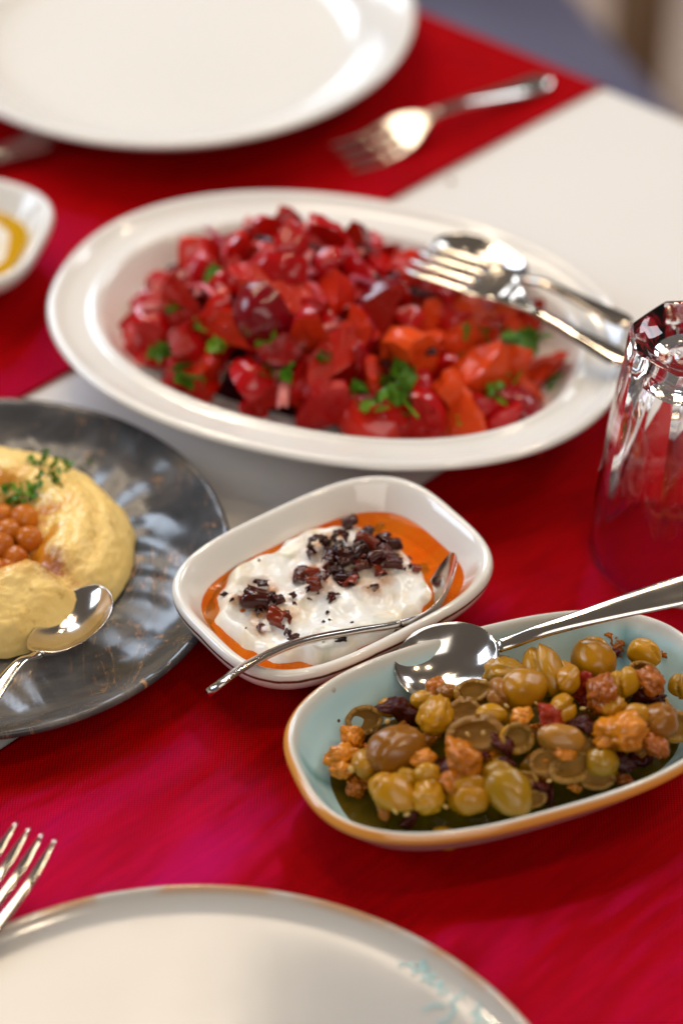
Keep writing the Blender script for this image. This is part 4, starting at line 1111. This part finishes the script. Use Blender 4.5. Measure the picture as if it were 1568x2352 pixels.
for j, (px, py, k, s, lab) in enumerate([(1165, 790, 0, 1.15, 'bright green parsley sprig at the right end of the salad'), (905, 895, 1, 1.05, 'dark green parsley sprig at the near middle of the salad'), (1165, 905, 2, 0.7, 'small parsley sprig low at the right of the salad'), (860, 935, 3, 0.7, 'parsley sprig with a pale stem at the near rim of the salad')]):
    place('parsley_sprig', SPR[k], on_surface(px, py, SAL_C, SAL_R, sal_heap, 0.004), (R(25), R(5), rnd.uniform(0, 6)), s, lab, 'parsley', 'parsley sprigs in the salad')
for j, (px, py, s, lab) in enumerate([(375, 825, 1.2, 'green leaf at the near left edge of the salad'), (455, 865, 1.2, 'dark green leaf just right of the left-hand leaf of the salad'), (620, 850, 1.1, 'shiny green leaf in the middle front of the salad'), (930, 975, 0.8, 'light green leaf at the near rim below the salad'), (1270, 895, 0.8, 'green leaf at the right tip of the salad'), (480, 635, 0.8, 'blue-green glinting leaf on the upper left of the salad'), (780, 925, 0.9, 'green leaf near the middle of the front edge of the salad')]):
    place('green_leaf', LEAFY[j % 3], on_surface(px, py, SAL_C, SAL_R, sal_heap, 0.0035), (R(30), R(rnd.uniform(-15, 15)), rnd.uniform(0, 6)), s, lab, 'leaf', 'green leaves in the salad')
DRK = []
for me_ in ONI:
    m2 = me_.copy(); m2.materials.clear(); m2.materials.append(M_dark); DRK.append(m2)
for i in range(26):
    x, y = rnd.uniform(-0.085, 0.07), rnd.uniform(-0.05, 0.03)
    if rnorm(x - 0.001, y + 0.002, 0.086, 0.050, 2.2) > 1: continue
    place('dressing_streak', rnd.choice(DRK), to_world(SAL_C, SAL_R, x, y, sal_heap(x, y) + rnd.uniform(-0.001, 0.003)), (R(rnd.uniform(-60, 60)), R(rnd.uniform(-50, 50)), rnd.uniform(0, 6.3)), rnd.uniform(0.4, 0.8), 'dark syrupy streak of dressing over the tomatoes', 'dressing', 'dark dressing streaks on the salad')
for i in range(13):
    x = -0.075 + 0.012 * i + rnd.uniform(-0.004, 0.004); y = -0.050 * math.sqrt(max(0.05, 1 - (x / 0.096) ** 2)) + rnd.uniform(0.0, 0.010)
    place('green_leaf', LEAFY[i % 3], to_world(SAL_C, SAL_R, x, y, sal_heap(x, y) + 0.004), (R(rnd.uniform(10, 50)), R(rnd.uniform(-25, 25)), rnd.uniform(0, 6)), rnd.uniform(0.5, 0.85), 'small green leaf tucked under the tomatoes along the near rim', 'leaf', 'small leaves along the near edge of the salad')
# dark dressing pooled below the salad
o = link('dark_dressing', se_disc(0.078, 0.045, 2.2, lambda x, y: 0.0166 + 0.0004 * nz(x, y, 0, 40), M_dark, 'dark_dressing', 90, 20)); o.location = to_world(SAL_C, SAL_R, -0.004, -0.003, 0); o.rotation_euler = (0, 0, SAL_R)
tag(o, 'dark red dressing pooled under the tomato salad', 'dressing')

# crumb on the white cloth beside the far runner
bm = ico(2)
for v in bm.verts: v.co = v.co * (0.0016 + 0.0007 * noise.noise(v.co * 2)) ; v.co.z *= 0.5
o = link('crumb', finish(bm, 'crumb', [m_simple('brown_crumb', (0.20, 0.12, 0.06), 0.8)])); o.location = at(1035, 416, 0.0012); tag(o, 'small brown crumb on the white cloth beside the far runner', 'crumb')
